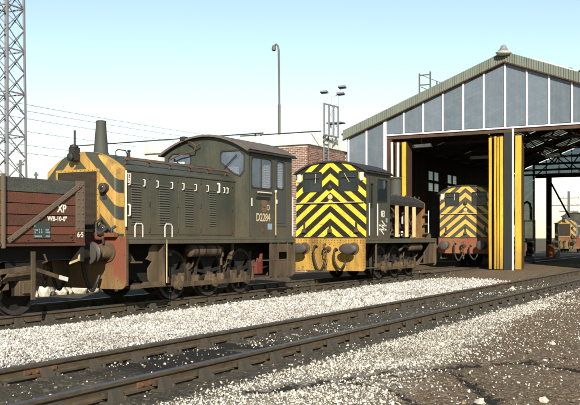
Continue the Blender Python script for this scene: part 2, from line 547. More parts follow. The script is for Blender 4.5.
def gz(x, y):
    x = np.asarray(x, float); y = np.asarray(y, float)
    z = np.full(x.shape, -.174)
    strip = sm(7.2, 8.2, y+.2*wob(x*.8, y))*(1-sm(9.8, 10.8, y+.2*wob(x*.9+3, y)))
    z = z + strip*.075
    front = 1-sm(4.0, 4.7, y)
    z = z + front*(.015 + .05*wob(x*1.3, y*1.3))
    z = z - .05*front*np.exp(-shadow_line_d(x, y)**2)
    z = z + .012*wob(x*2.3+5, y*2.3)
    ap = sm(31.5, 35, x)*sm(6.9, 7.6, y) + sm(36.3, 36.9, x)*(1-sm(6.9, 7.6, y))
    z = z*(1-np.clip(ap, 0, 1)) + np.clip(ap, 0, 1)*(-.055+.006*wob(x, y))
    far = np.clip(sm(75, 120, x) + sm(26, 40, y) + sm(8, 30, -y) + sm(6, 20, -x), 0, 1)
    return z*(1-far) + far*-.2

def ground_mat():
    t = NT("yard_ground")
    pos = t.coord("Position"); xyz = t.sep(pos)
    def pebbles(scale):
        v = t.n("ShaderNodeTexVoronoi"); v.inputs["Scale"].default_value = scale
        t.l(pos, v.inputs["Vector"])
        rnd = t.n("ShaderNodeSeparateColor"); t.l(v.outputs["Color"], rnd.inputs[0])
        return rnd.outputs[0], t.range(v.outputs["Distance"], 0, .6, 1, 0)
    pr, ph = pebbles(26); qr, qh = pebbles(62)
    n1 = t.noise(pos, .9, 5, .6, 0, 1); n2 = t.noise(pos, 5, 5, .65, .3, .7); n3 = t.noise(pos, 38, 4, .7, .3, .75)
    nd = t.noise(pos, 2.2, 6, .65, .35, .7)
    yw = t.math('ADD', xyz[1], t.math('MULTIPLY', t.math('SUBTRACT', n1, .5), .9))
    yw = t.math('ADD', yw, t.math('MULTIPLY', t.math('SUBTRACT', n2, .5), .22))
    dirt = t.mix(n2, L(.070, .045, .025), L(.130, .086, .047))
    dirt = t.mix(t.math('MULTIPLY', n3, .5), dirt, L(.075, .052, .032))
    dirt = t.mix(t.math('MULTIPLY', nd, .45), dirt, L(.21, .15, .09))
    dirt = t.mix(t.math('MULTIPLY', t.range(pr, .80, .84), .7), dirt, L(.28, .215, .14))
    dirt = t.mix(t.math('MULTIPLY', t.range(qr, .78, .82), .6), dirt, L(.24, .20, .14))
    dirt = t.mix(t.math('MULTIPLY', t.range(qr, .25, .20), .6), dirt, L(.045, .036, .026))
    ash = t.mix(n2, L(.026, .023, .017), L(.066, .056, .039))
    ash = t.mix(t.math('MULTIPLY', n3, .5), ash, L(.022, .019, .015))
    ash = t.mix(t.math('MULTIPLY', nd, .35), ash, L(.13, .115, .085))
    ash = t.mix(t.math('MULTIPLY', t.range(pr, .90, .93), .55), ash, L(.20, .175, .13))
    ash = t.mix(t.math('MULTIPLY', t.range(qr, .86, .9), .5), ash, L(.16, .14, .10))
    chip = t.mix(qr, L(.13, .115, .09), L(.42, .40, .36))
    def band(a, b, w=.25):
        return t.math('MULTIPLY', t.range(yw, a-w, a+w), t.range(yw, b-w, b+w, 1, 0))
    near = t.math('ADD', t.range(xyz[0], 24, 34, 1, .55), 0)
    m_track = t.math('MULTIPLY', t.math('MAXIMUM', band(4.35, 7.5), t.math('MAXIMUM', band(10.45, 14.2, .15), t.range(yw, 13, 13.6))), near)
    m_strip = t.math('MULTIPLY', band(7.55, 10.42, .15), t.range(t.math('ADD', xyz[0], t.math('MULTIPLY', n1, 5)), 25, 29, 1, 0))
    yb = t.math('ADD', t.math('MULTIPLY', xyz[0], .115), 2.25)
    m_fr = t.math('MULTIPLY', t.range(t.math('SUBTRACT', yw, yb), -.25, .35), t.range(yw, 4.5, 4.8, 1, 0))
    c = t.mix(m_track, dirt, ash)
    c = t.mix(m_strip, c, chip)
    c = t.mix(t.math('MULTIPLY', m_fr, .55), c, chip)
    # branch shadows painted near-black into the ground colour
    at = t.n("ShaderNodeAttribute"); at.attribute_name = "shadow_line"
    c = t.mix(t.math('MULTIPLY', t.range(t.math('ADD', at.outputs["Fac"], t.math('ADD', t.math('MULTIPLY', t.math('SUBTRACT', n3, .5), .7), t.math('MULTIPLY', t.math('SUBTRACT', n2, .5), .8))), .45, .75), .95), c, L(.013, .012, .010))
    # oil soaked into the four-foot of the near track
    ox = t.math('ABSOLUTE', t.math('SUBTRACT', xyz[0], t.math('ADD', 8.4, n1)))
    oil = t.math('MULTIPLY', t.range(ox, 1.1, 2.0, 1, 0), t.range(t.math('ABSOLUTE', t.math('SUBTRACT', yw, 6.35)), .45, .8, 1, 0))
    c = t.mix(t.math('MULTIPLY', oil, .85), c, L(.012, .011, .010))
    h = t.math('ADD', t.math('ADD', t.math('MULTIPLY', ph, .5), t.math('MULTIPLY', qh, .35)), t.math('MULTIPLY', n3, .5))
    h = t.math('ADD', h, t.math('MULTIPLY', t.noise(pos, 110, 3, .7, .2, .8), .5))
    t.bsdf(c, .95, 0, h, .03, .15)
    return t.m

def make_ground():
    xs = np.concatenate([[-2500, -600, -150, -40, -12, -4], np.arange(0, 48, .16), [48.5, 50, 54, 60, 68, 80, 110, 200, 500, 1200, 4000]])
    ys = np.concatenate([[-3000, -700, -180, -50, -18, -8, -4], np.arange(-2, 20, .16), [21, 23, 26, 31, 40, 60, 120, 300, 900, 3000]])
    X, Y = np.meshgrid(xs, ys, indexing='ij')
    Z = gz(X, Y)
    nx, ny = len(xs), len(ys)
    co = np.stack([X, Y, Z], -1).reshape(-1, 3)
    i = np.arange(nx*ny).reshape(nx, ny)
    q = np.stack([i[:-1, :-1], i[1:, :-1], i[1:, 1:], i[:-1, 1:]], -1).reshape(-1, 4)
    me = bpy.data.meshes.new("ground")
    me.vertices.add(len(co)); me.vertices.foreach_set("co", co.ravel())
    me.loops.add(q.size); me.loops.foreach_set("vertex_index", q.ravel())
    me.polygons.add(len(q)); me.polygons.foreach_set("loop_start", np.arange(0, q.size, 4))
    me.update(calc_edges=True); me.validate()
    me.polygons.foreach_set("use_smooth", np.ones(len(q), bool))
    at = me.attributes.new("shadow_line", 'FLOAT', 'POINT')
    rd = shadow_line_d(X + .05*wob(X*9, Y*9), Y + .05*wob(Y*9, X*9)).ravel()
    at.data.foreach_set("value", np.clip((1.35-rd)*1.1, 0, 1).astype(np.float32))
    me.materials.append(ground_mat())
    o = link_mesh("ground", me)
    tag(o, "yard ground of brown dirt, black ash and white chippings", None, None, "structure")
make_ground()

# ------------------------------------------------------------------ the two tracks
def rail_profile():
    half = [(.036, -.004), (.036, -.034), (.026, -.046), (.010, -.054), (.010, -.105), (.026, -.113), (.032, -.122), (.032, -.145)]
    return [(-.030, 0), (.030, 0)] + half + [(-a, b) for a, b in reversed(half)]

def chair_mesh():
    b = MB()
    b.loft([[(-.19, -.11, -.19), (.19, -.11, -.19), (.19, .11, -.19), (-.19, .11, -.19)],
            [(-.185, -.105, -.150), (.185, -.105, -.150), (.185, .105, -.150), (-.185, .105, -.150)]])
    # tall outer jaw and ribbed inner jaw (x here runs across the rail)
    b.loft([[(-.165, -.085, -.152), (-.085, -.085, -.152), (-.085, .085, -.152), (-.165, .085, -.152)],
            [(-.125, -.070, -.045), (-.085, -.070, -.045), (-.085, .070, -.045), (-.125, .070, -.045)]])
    b.loft([[(.036, -.060, -.152), (.140, -.060, -.152), (.140, .060, -.152), (.036, .060, -.152)],
            [(.036, -.050, -.055), (.062, -.050, -.055), (.062, .050, -.055), (.036, .050, -.055)]])
    for sx in (-.150, .155):
        b.lathe((sx, .07 if sx > 0 else -.085, -.152), (0, 0, 1), [(0, .022), (.03, .022), (.04, .012)], 6)
    return b.mesh("chair", M['chair'])

CHAIR = chair_mesh()
KEY = MB().loft([[(-.082, -.13, -.120), (-.040, -.13, -.120), (-.040, -.13, -.062), (-.082, -.13, -.062)],
                 [(-.078, .12, -.115), (-.040, .12, -.115), (-.040, .12, -.066), (-.078, .12, -.066)]]).mesh("wooden_key", M['key'])
def sleeper_mesh(k):
    r = random.Random(k); b = MB(); n = 6; secs = []
    for i in range(n+1):
        y = -1.295 + 2.59*i/n
        w = .125 + r.uniform(-.008, .008); t = -.168 + r.uniform(-.012, .004)
        secs.append([(-w, y, -.30), (w, y, -.30), (w, y, t-.012), (w-.014, y, t), (-w+.014, y, t), (-w, y, t-.012)])
    b.loft(secs)
    return b.mesh("sleeper", M['sleeper'])
SLEEPERS = [sleeper_mesh(k) for k in range(4)]

def track(label, cy, x0, x1, first, group):
    t = thing("railway_track", label, "railway track", (0, cy, 0), 0, group)
    prof = rail_profile()
    for s in (-1, 1):
        b = MB()
        xs = [x0] + [x0 + (x1-x0)*i/30 for i in range(1, 30)] + [x1]
        b.loft([[(x, s*.7535 + a + .004*sin(x*1.7+s), z) for a, z in prof] for x in xs])
        b.build("rail", M['rail'], t)
        for fx in (6.62, 24.9, 43.2):
            f = MB()
            for q in (-1, 1):
                f.box(fx-.23, fx+.23, s*.7535+q*.012, s*.7535+q*.034, -.108, -.056)
                for k in (-.17, -.06, .06, .17):
                    f.lathe((fx+k, s*.7535+q*.034, -.082), (0, q, 0), [(0, .016), (.016, .016)], 6)
            f.build("fishplate", M['rust'], t)
    n = 0; x = first
    while x < min(x1, 35.3):
        sl = link_mesh("sleeper", SLEEPERS[n % 4], t, (x, R.uniform(-.02, .02), R.uniform(-.012, .004)))
        sl.rotation_euler.z = R.uniform(-.025, .025)
        for s in (-1, 1):
            c = link_mesh("chair", CHAIR, sl, (0, s*.7535, 0)); c.rotation_euler.z = pi/2 if s < 0 else -pi/2
            c.location.z = .004
            k = link_mesh("wooden_key", KEY, sl, (R.uniform(-.02, .02), s*.7535, .004)); k.rotation_euler.z = pi/2 if s < 0 else -pi/2
        n += 1
        x += .73
    return t

track("nearest empty railway track with worn rails crossing the foreground on dark sleepers", NEAR_Y, -3, 66, .12, "railway tracks into the shed")
track("farther railway track that the locomotives and the red wagon stand on", FAR_Y, -1, 86, .3, "railway tracks into the shed")
# ------------------------------------------------------------------ engine shed
SX, SYC, SHW, SDEP = 36.5, 9.78, 7.57, 29.0     # gable plane, centre line, half width, depth
ZL, ZR = 6.04, 8.93                             # underside of the barge board at the eaves / at the ridge
FL = -.06
def zroof(dy):                                  # underside of the roof at distance dy from the centre line
    return ZR - (ZR-ZL)*abs(dy)/SHW

def build_shed():
    s = thing("engine_shed", "large gabled engine shed with grey glazed front and open doorways", "engine shed", (SX, SYC, 0))
    pitch = .93
    # glazed gables, front (x = 0) and far end
    for gx, near in ((0.0, True), (SDEP, False)):
        for k in range(-9, 9):
            y0, y1 = k*pitch, (k+1)*pitch
            y0c, y1c = max(y0, -SHW), min(y1, SHW)
            if y1c - y0c < .05: continue
            outer_bay = y0 >= 6*pitch-.01 or y1 <= -6*pitch+.01
            zb = 1.0 if outer_bay else ZL+.10
            zt0, zt1 = zroof(y0c)+.05, zroof(y1c)+.05
            if min(zt0, zt1) < zb+.02 and not outer_bay:
                zt0 = max(zt0, zb+.02); zt1 = max(zt1, zb+.02)
            dx = R.uniform(-.006, .006)
            MB().prism([(y0c+.03, zb), (y1c-.03, zb), (y1c-.03, zt1), (y0c+.03, zt0)], None,
                       (gx+.02+dx, 0, 0), (0, 1, 0), (0, 0, 1), .012).build("glass_pane", M['pane'], s)
        for k in range(-8, 9):
            y = k*pitch
            zb = .2 if abs(k) > 6 else (FL if abs(k) == 6 else ZL)
            w = .075 if abs(k) == 6 else .034
            MB().box(gx-.035, gx+.06, y-w, y+w, zb, zroof(y)+.06).build("glazing_bar", M['glaze_bar'], s)
        for sg in (-1, 1):
            MB().box(gx, gx+.2, min(sg*5.68, sg*SHW), max(sg*5.68, sg*SHW), FL-.1, 1.0).build("dado_wall", M['shed_wall'], s)
        MB().box(gx-.03, gx+.10, -5.49, 5.49, ZL, ZL+.07).build("sill_strip", M['glaze_bar'], s)
        MB().box(gx+.03, gx+.30, -5.49, 5.49, ZL-.16, ZL-.004).build("lintel", M['truss'], s)
    # barge boards of ribbed cladding along both front verges
    for sg in (-1, 1):
        b = MB(); n = 76; hw = SHW+.12
        for i in range(n):
            a0, a1 = hw*i/n, hw*(i+1)/n
            m0, m1 = a0+.3*(a1-a0), a0+.65*(a1-a0)
            pts = [(a0, -.12), (m0, -.12), (m0+.02, -.165), (m1, -.165), (m1+.02, -.12), (a1, -.12)]
            for (u0, q0), (u1, q1) in zip(pts[:-1], pts[1:]):
                vs = []
                for u, q in ((u0, q0), (u1, q1)):
                    zb = zroof(u); zt = zb+.42+.06*(1-u/hw)*0
                    vs += [(q, sg*u, zb), (q, sg*u, zt), (-.06, sg*u, zt), (-.06, sg*u, zb)]
                b.add(vs, [(0, 4, 5, 1), (1, 5, 6, 2), (2, 6, 7, 3), (3, 7, 4, 0)])
        b.build("barge_board", M['cladding'], s)
        MB().bar((-.11, 0, zroof(0)-.035), (-.11, sg*(SHW+.12), zroof(SHW+.12)-.035), .13, .05).build("verge_strip", M['jamb'], s)
    # roof: solid bands with rows of roof lights between the trusses
    bays = 6; bl = SDEP/bays
    for sg in (-1, 1):
        for (u0, u1, lit) in ((-.02, 1.9, 0), (1.9, 4.6, 1), (4.6, SHW+.25, 0)):
            for k in range(bays):
                xa, xb = k*bl-(.06 if k == 0 else 0), (k+1)*bl
                if not lit: segs = [(xa, xb, 'roof_sheet')]
                else: segs = [(xa, xa+.9, 'roof_sheet'), (xa+.9, xb-.9, 'skylight'), (xb-.9, xb, 'roof_sheet')]
                for p, q, m in segs:
                    zt = .33 if m == 'roof_sheet' else .36
                    b = MB()
                    if m == 'skylight':
                        nb = 5
                        for j in range(nb):
                            w0 = p+(q-p)*j/nb+.02; w1 = p+(q-p)*(j+1)/nb-.02
                            b.add([(w0, sg*u0, zroof(u0)+zt), (w1, sg*u0, zroof(u0)+zt), (w1, sg*u1, zroof(u1)+zt), (w0, sg*u1, zroof(u1)+zt),
                                   (w0, sg*u0, zroof(u0)+zt-.02), (w1, sg*u0, zroof(u0)+zt-.02), (w1, sg*u1, zroof(u1)+zt-.02), (w0, sg*u1, zroof(u1)+zt-.02)],
                                  [(0,1,2,3),(7,6,5,4),(0,4,5,1),(1,5,6,2),(2,6,7,3),(3,7,4,0)])
                        b.build("roof_light", M[m], s)
                        g = MB()
                        for j in range(nb+1):
                            w = p+(q-p)*j/nb
                            g.bar((w, sg*u0, zroof(u0)+.30), (w, sg*u1, zroof(u1)+.30), .03, .05)
                        g.build("roof_light_bars", M['truss'], s)
                    else:
                        b.add([(p, sg*u0, zroof(u0)+zt), (q, sg*u0, zroof(u0)+zt), (q, sg*u1, zroof(u1)+zt), (p, sg*u1, zroof(u1)+zt),
                               (p, sg*u0, zroof(u0)+zt-.06), (q, sg*u0, zroof(u0)+zt-.06), (q, sg*u1, zroof(u1)+zt-.06), (p, sg*u1, zroof(u1)+zt-.06)],
                              [(0,1,2,3),(7,6,5,4),(0,4,5,1),(1,5,6,2),(2,6,7,3),(3,7,4,0)])
                        b.build("roof_sheet", M[m], s)
    MB().box(-.10, SDEP, -.16, .16, ZR+.345, ZR+.44).build("ridge_cap", M['cladding'], s)
    # steel trusses
    tm = MB()
    for k in range(1, bays+1):
        x = k*bl - (.3 if k == bays else 0)
        for sg in (-1, 1):
            tm.bar((x, 0, zroof(0)+.14), (x, sg*SHW, zroof(SHW)+.14), .10, .16)
            for a, b_ in ((2.0, 3.6), (5.2, 3.6)):
                tm.bar((x, sg*a, ZL+.10), (x, sg*b_, zroof(b_)+.1), .07, .07)
            tm.bar((x, sg*2.0, ZL+.1), (x, 0, zroof(0)+.1), .07, .07)
        tm.bar((x, -SHW, ZL+.06), (x, SHW, ZL+.06), .10, .14)
        if k == 1:
            tm.build("truss", M['truss'], s); proto = s.children[-1] if s.children else None
            proto = [c for c in bpy.data.objects if c.name.startswith("truss")][-1]
            x1 = x
            tm = MB()
        else:
            c = proto.copy(); COL.objects.link(c); c.location.x = x - x1
            tm = MB()
    for sg in (-1, 1):
        for u in (1.2, 3.2, 5.2, 7.0):
            MB().box(.3, SDEP-.1, sg*u-.05, sg*u+.05, zroof(u)+.06, zroof(u)+.20).build("purlin", M['truss'], s)
    # side walls; the left one has a row of small windows
    holes = []
    for x in (11.15, 12.15, 14.6, 15.6):
        holes.append((x, x+.85, 4.76, 5.28)); holes.append((x, x+.85, 4.12, 4.60))
    loops = [[(a, c), (b_, c), (b_, d), (a, d)] for a, b_, c, d in holes]
    MB().prism([(.22, FL-.1), (SDEP-.02, FL-.1), (SDEP-.02, ZL+.2), (.22, ZL+.2)], loops, (0, SHW, 0), (1, 0, 0), (0, 0, 1), .07).build("wall", M['shed_wall'], s)
    for a, b_, c, d in holes: MB().box(a, b_, SHW-.05, SHW-.04, c, d).build("window_pane", M['pane'], s)
    MB().box(.22, SDEP-.02, -SHW, -SHW+.22, FL-.1, ZL+.2).build("wall", M['shed_wall'], s)
    # central column, rain pipe, jambs
    MB().box(-.05, .45, -.25, .05, FL, ZL-.17).build("column", M['column'], s, bevel=.02)
    MB().cyl((-.02, -.34, FL), (-.02, -.34, ZL-.02), .05, seg=12).build("rain_pipe", M['white'], s, 40)
    MB().box(.05, .7, 5.27, 5.48, FL, ZL-.17).build("door_jamb", M['jamb'], s)
    MB().box(.05, .7, -5.48, -5.27, FL, ZL-.17).build("door_jamb", M['jamb'], s)
    # folding door leaves, stacked edge-on: brown panels with painted leading edges
    leaves = [(.71, .59, 'door_yellow'), (.47, .385, 'door_yellow'), (.335, .27, 'door_yellow'), (.225, .09, 'door_yellow'),
              (-.43, -.69, 'door_yellow'), (5.29, 5.19, 'white'), (5.0, 4.89, 'white'), (4.72, 4.55, 'door_yellow'),
              (-4.70, -4.86, 'door_yellow'), (-4.98, -5.08, 'door_yellow')]
    for a, b_, m in leaves:
        y0, y1 = min(a, b_), max(a, b_); yc = (y0+y1)/2; zt = ZL-.28
        lf = MB().box(.045, .92, yc-.028, yc+.028, FL+.05, zt).build("door_leaf", M['jamb'], s)
        zz = zt-.015-R.uniform(0, .06); q = R.uniform(-.02, .015); nn = 6
        MB().loft([[(-.02+q+.006*sin(i*2.1+a*9), y0+.006*sin(i*1.3+a*7), FL+.04+(zz-FL-.04)*i/nn), (.045, y0+.006*sin(i*1.3+a*7), FL+.04+(zz-FL-.04)*i/nn), (.045, y1+.006*sin(i*1.3+a*7), FL+.04+(zz-FL-.04)*i/nn), (-.02+q+.006*sin(i*2.1+a*9), y1+.006*sin(i*1.3+a*7), FL+.04+(zz-FL-.04)*i/nn)] for i in range(nn+1)]).build("leaf_edge", M[m], lf, bevel=.008)
    for a in (.53, .36, .245, 5.1, 4.8):
        MB().box(.08, .88, a-.02, a+.02, FL+.05, ZL-.3).build("door_leaf", M['jamb'], s)
    return s
build_shed()

# ridge lamp on the apex of the gable
t = thing("floodlight", "white dome lamp fixed at the apex of the shed gable", "lamp", (SX-.25, SYC, 9.20))
MB().lathe((0, 0, -.05), (0, 0, 1), [(0, .08), (.03, .24), (.08, .32), (.13, .34), (.15, .32)], 20).build("lamp_bowl", M['lampshade'], t, 50)
MB().lathe((0, 0, .14), (0, 0, 1), [(0, .25), (.05, .19), (.14, .14), (.22, .10), (.26, .05)], 20).build("lamp_cap", M['steel_pale'], t, 40)
MB().tube([(0, 0, 0), (.22, 0, -.05)], .03).build("bracket", M['pole'], t)

t = thing("roof_vent", "low white box vent lying on the right slope of the shed roof", "roof vent", (SX+.6, SYC-1.98, zroof(1.98)+.34))
sl = (ZR-ZL)/SHW
MB().bar((0, .95, .95*sl+.10), (0, -.95, -.95*sl+.10), .5, .16).build("cover", M['white'], t, bevel=.02)
MB().bar((0, -.96, -.96*sl+.08), (0, -1.14, -1.14*sl+.08), .4, .26).build("end_cowl", M['under'], t)
MB().box(-.2, .2, -.7, .7, -.10-.0, -.02).build("kerb", M['cladding'], t)

# steel access frame on the left roof slope
t = thing("roof_ladder_frame", "small steel ladder frame standing on the left slope of the shed roof", "frame", (SX+.25, 13.3, 7.5))
zt = 1.50
for y in (.47, -.05): MB().bar((0, y, zroof(13.3+y-SYC)-7.5+.35), (0, y, 1.34+(.04 if y < 0 else 0)), .06, .06, (1, 0, 0)).build("post", M['pole'], t)
for z in (1.25, .80): MB().bar((0, .47, z), (0, -.05, z), .05, .05).build("rung", M['pole'], t)
MB().bar((0, .40, .72), (0, -.05, .50), .04, .04).build("brace", M['pole'], t)
MB().bar((0, .36, 1.25), (0, -.55, .82), .03, .03).build("brace", M['pole'], t)
MB().bar((0, -.36, zroof(13.3-.36-SYC)-7.5+.35), (0, -.36, .92), .05, .05, (1, 0, 0)).build("post", M['pole'], t)

# fittings inside
def shed_lamp(label, x, y, z, L_=1.5, rz=0):
    t = thing("shed_lamp", label, "lamp", (x, y, z), rz, "lamps hanging in the shed")
    MB().loft([[(q*L_/2, -.16, -.06), (q*L_/2, .16, -.06), (q*L_/2, .06, .10), (q*L_/2, -.06, .10)] for q in (-1, 1)]).build("reflector", M['lampshade'], t, bevel=.01)
    MB().tube([(0, 0, .1), (0, 0, max(.4, zroof(y-SYC)+.12-z))], .02, 6).build("hanger", M['truss'], t)
shed_lamp("long pale lamp hanging inside the left doorway near its top left corner", 38.6, 14.35, 5.72, 1.0, 1.4)
shed_lamp("pale lamp hanging high above the locomotive inside the shed", 46, 13.7, 5.75, 1.1, 1.5)
shed_lamp("pale lamp hanging inside the right doorway below the roof lights", 42, 8.95, 5.3, .8, .9)

t = thing("tool_rack", "grey metal frame rack just inside the shed behind the yellow posts", "rack", (46.3, 11.4, -.05), radians(-60))
for x in (-.9, -.1, .6): MB().box(x-.04, x+.04, -.04, .04, 0, 2.35).build("post", M['pole'], t)
for z in (.12, 1.25, 2.3): MB().box(-.9, .6, -.03, .03, z-.03, z+.03).build("rail", M['pole'], t)
MB().bar((-.86, 0, 1.3), (-.14, 0, 2.25), .05, .05).build("brace", M['pole'], t)
MB().box(-.28, .02, -.10, -.045, .7, 2.3).build("panel", M['steel_worn'], t)
t = thing("hose_loop", "black rubber hose looped over the grey rack inside the shed", "hose", (46.25, 11.2, 2.2))
t2 = MB().tube([(0, .28, .1), (0, .26, .75), (0, .18, 1.0), (0, 0, 1.08), (0, -.14, .98), (0, -.2, .7), (0, -.2, .1)], .07, 10).build("hose", M['black'], t, 60)

# far end: props and things beyond
t = thing("shed_post", "brown post with diagonal brace at the far doorway of the shed", "post", (64.9, 14.1, -.06))
MB().box(-.15, .15, -.18, .18, 0, 5.9).build("shaft", M['jamb'], t)
MB().bar((0, -.1, 5.6), (0, -1.5, 2.9), .12, .12).build("brace", M['jamb'], t)
t = thing("white_post", "short white painted square post beside the far doorway of the shed", "post", (64.0, 13.35, -.06))
MB().box(-.15, .15, -.15, .15, 2.4, 2.5).build("cap", M['white'], t)
MB().box(-.12, .12, -.12, .12, 0, 2.4).build("lower_shaft", M['white'], t)
t = thing("oil_drum", "small orange drum on the floor beside the white post", "drum", (60.6, 13.05, -.05))
MB().lathe((0, 0, 0), (0, 0, 1), [(0, .26), (.25, .26), (.27, .28), (.3, .26), (.62, .26), (.64, .28), (.66, .26), (.9, .26)], 18).build("drum_body", M['orange'], t, 40)
MB().lathe((0, 0, .9), (0, 0, 1), [(0, .24), (.02, .24)], 18).build("lid", M['white'], t)
t = thing("paint_tin", "small white tin standing to the right of the orange drum", "tin", (60.3, 12.55, -.05))
MB().lathe((0, 0, 0), (0, 0, 1), [(0, .22), (.55, .22), (.56, .2)], 16).build("tin_body", M['white'], t, 40)
MB().lathe((0, 0, .56), (0, 0, 1), [(0, .15), (.03, .15)], 16).build("lid", M['steel_worn'], t)

# ------------------------------------------------------------------ brick building behind the locomotives
def brick_building():
    BX, BY, ZP, ZT = 32.7, 17.4, 5.41, 5.90
    b = thing("brick_building", "flat roofed brick building with white stained parapet beside the shed", "building", (BX, BY, 0))
    MB().box(.020, 10, .020, 9, -.3, ZP).build("mortar_wall", M['mortar'], b)
    br = MB(); bw, bh, g = .215, .062, .016
    rows = int((ZP+.2)/(bh+g))
    for r in range(rows):
        z = -.2 + r*(bh+g); off = (r % 2)*(bw+g)/2
        y = -off + .0
        while y < 6.2:
            a, c = max(y, .002), y+bw
            if c > .05:
                d = R.uniform(-.004, .004)
                br.box(.012+d, .13, a, c, z, z+bh)
            y += bw+g
        x = -off + .0
        while x < 3.75:
            a, c = max(x, .135), x+bw
            if c-a > .04:
                d = R.uniform(-.004, .004)
                br.box(a, c, .012+d, .13, z, z+bh)
            x += bw+g
    br.build("brickwork", M['brick'], b, kind="stuff")
    pr = MB()
    pr.box(-.10, 10.1, -.10, .30, ZP+.004, ZT)
    pr.build("parapet", M['parapet'], b, bevel=.015)
    MB().box(-.10, .30, .304, 9.1, ZP+.004, ZT).build("parapet", M['parapet'], b, bevel=.015)
    MB().box(.31, 10, .31, 9, ZP, ZP+.12).build("flat_roof", M['roof_sheet'], b)
    return b
brick_building()

t = thing("steam_pipe", "long thin dark pipe carried level high above the brick building", "pipe", (33.25, 0, 6.12), 0, "pipes above the brick building")
MB().tube([(0, 19.97, 0), (0, 31.5, .01)], .030, 8).build("pipe_run", M['black'], t, 60)
for y in (20.4, 23.5): MB().box(-.03, .03, y-.03, y+.03, -.30, -.02).build("support", M['black'], t)
MB().box(-.06, .06, 31.38, 31.50, -6.35, .06).build("end_post", M['pole'], t)
t = thing("parapet_pipe", "short thin dark pipe just above the white parapet in front of lamp post", "pipe", (32.75, 0, 5.965), 0, "pipes above the brick building")
MB().tube([(0, 16.76, -.012), (0, 20.9, .012)], .028, 8).build("pipe_run", M['black'], t, 60)
for y in (17.7, 19.8): MB().box(-.025, .025, y-.025, y+.025, -.064, -.02).build("support", M['black'], t)

t = thing("lamp_post", "tall thin lamp post with hooked top rising behind the brick building", "lamp post", (33.5, 19.28, 5.5))
MB().tube([(0, 0, 0), (0, 0, 1.9)], .065, 10).build("lower_shaft", M['pole'], t, 60)
MB().tube([(0, 0, 1.9), (0, .03, 4.35), (0, .06, 4.55), (0, .16, 4.66), (0, .26, 4.60)], .045, 10).build("upper_shaft", M['pole'], t, 60)
MB().lathe((0, .27, 4.62), (0, .1, -1), [(0, .06), (.08, .10), (.22, .10), (.26, .05)], 12).build("lamp_head", M['pole'], t, 40)

def ladder_cage():
    t = thing("wall_ladder", "steel ladder with open cage of uprights on the corner of brick building and shed", "ladder", (34.9, 17.1, 3.2))
    for y, x in ((.16, -.9), (.16, -.45)):
        MB().box(x-.025, x+.025, y-.025, y+.025, 0, 2.75).build("stile", M['lattice'], t)
    for k in range(11): MB().bar((-.9, .16, .2+k*.24), (-.45, .16, .2+k*.24), .03, .03).build("rung", M['lattice'], t)
    for x, y in ((-1.1, .05), (-.72, .0), (-.3, -.02), (.12, -.05)):
        MB().box(x-.035, x+.035, y-.035, y+.035, 2.70, 4.15).build("upright", M['lattice'], t)
    MB().bar((-1.13, .05, 4.12), (.16, -.05, 4.12), .06, .05).build("hoop_rail", M['lattice'], t)
    MB().bar((-1.13, .05, 2.73), (.16, -.05, 2.73), .10, .06).build("platform_edge", M['lattice'], t)
    MB().bar((-.9, .25, 2.2), (-.9, .05, 2.72), .05, .05).build("bracket", M['lattice'], t)
    MB().bar((.0, .25, 2.2), (.0, -.03, 2.72), .05, .05).build("bracket", M['lattice'], t)
ladder_cage()

def flood_mast():
    d = 78.0; x, y = 78*(.873+.488*.054), 78*(.488-.873*.054)
    t = thing("floodlight_tower", "distant pale lattice floodlight tower seen above the brick building roof", "floodlight tower", (x, y, -.2))
    for a, b_ in ((.45, .0), (-.45, .0)):
        MB().bar((a*.2, .55 if a > 0 else -.25, 0), (a*.2, .55 if a > 0 else -.25, 14.6), .10, .10, (1, 0, 0)).build("leg", M['lattice_pale'], t)
    br = MB()
    for k in range(14):
        z = k
        br.bar((0, .55 if k % 2 else -.25, z), (0, -.25 if k % 2 else .55, z+1), .05, .05)
    br.build("bracing", M['lattice_pale'], t)
    MB().box(-.5, .5, -.75, .75, 12.0, 12.12).build("platform", M['pole'], t)
    for yy, zz in ((1.15, 15.0), (-.55, 14.7), (-.7, 15.3)):
        MB().bar((0, .15, 14.55), (0, yy, zz), .05, .05).build("arm", M['lattice_pale'], t)
        MB().obox((-.1, yy, zz), (.4, .7, .16), Matrix.Rotation(.3, 3, 'Y')).build("floodlight", M['lattice'], t)
flood_mast()

# ------------------------------------------------------------------ lattice pylon, wires and poles on the left
def pylon():
    t = thing("lattice_pylon", "tall grey lattice steel tower at the left behind the red wagon", "pylon", (34.1, 37.4, -.2), AZ+radians(66))
    H, n = 23.0, 19
    hb, ht = .80, .58
    def c(k, z):
        h = hb + (ht-hb)*z/H
        sx, sy = ((1, 1), (-1, 1), (-1, -1), (1, -1))[k]
        return Vector((sx*h, sy*h, z))
    for k in range(4):
        MB().bar(c(k, 0), c(k, H), .11, .11, (1, 0, 0)).build("leg", M['lattice'], t)
    for k in range(4):
        for i in range(n):
            z0, z1 = H*i/n, H*(i+1)/n
            MB().bar(c(k, z0), c((k+1) % 4, z1), .045, .045).build("diagonal_brace", M['lattice'], t)
            MB().bar(c((k+1) % 4, z0), c(k, z1), .045, .045).build("diagonal_brace", M['lattice'], t)
        for i in range(0, n+1, 2):
            z = H*i/n
            MB().bar(c(k, z), c((k+1) % 4, z), .09 if i % 4 == 0 else .05, .07).build("cross_member", M['lattice'], t)
        MB().box(c(k, 0).x-.3, c(k, 0).x+.3, c(k, 0).y-.3, c(k, 0).y+.3, -.2, .25).build("footing", M['mortar'], t)
pylon()
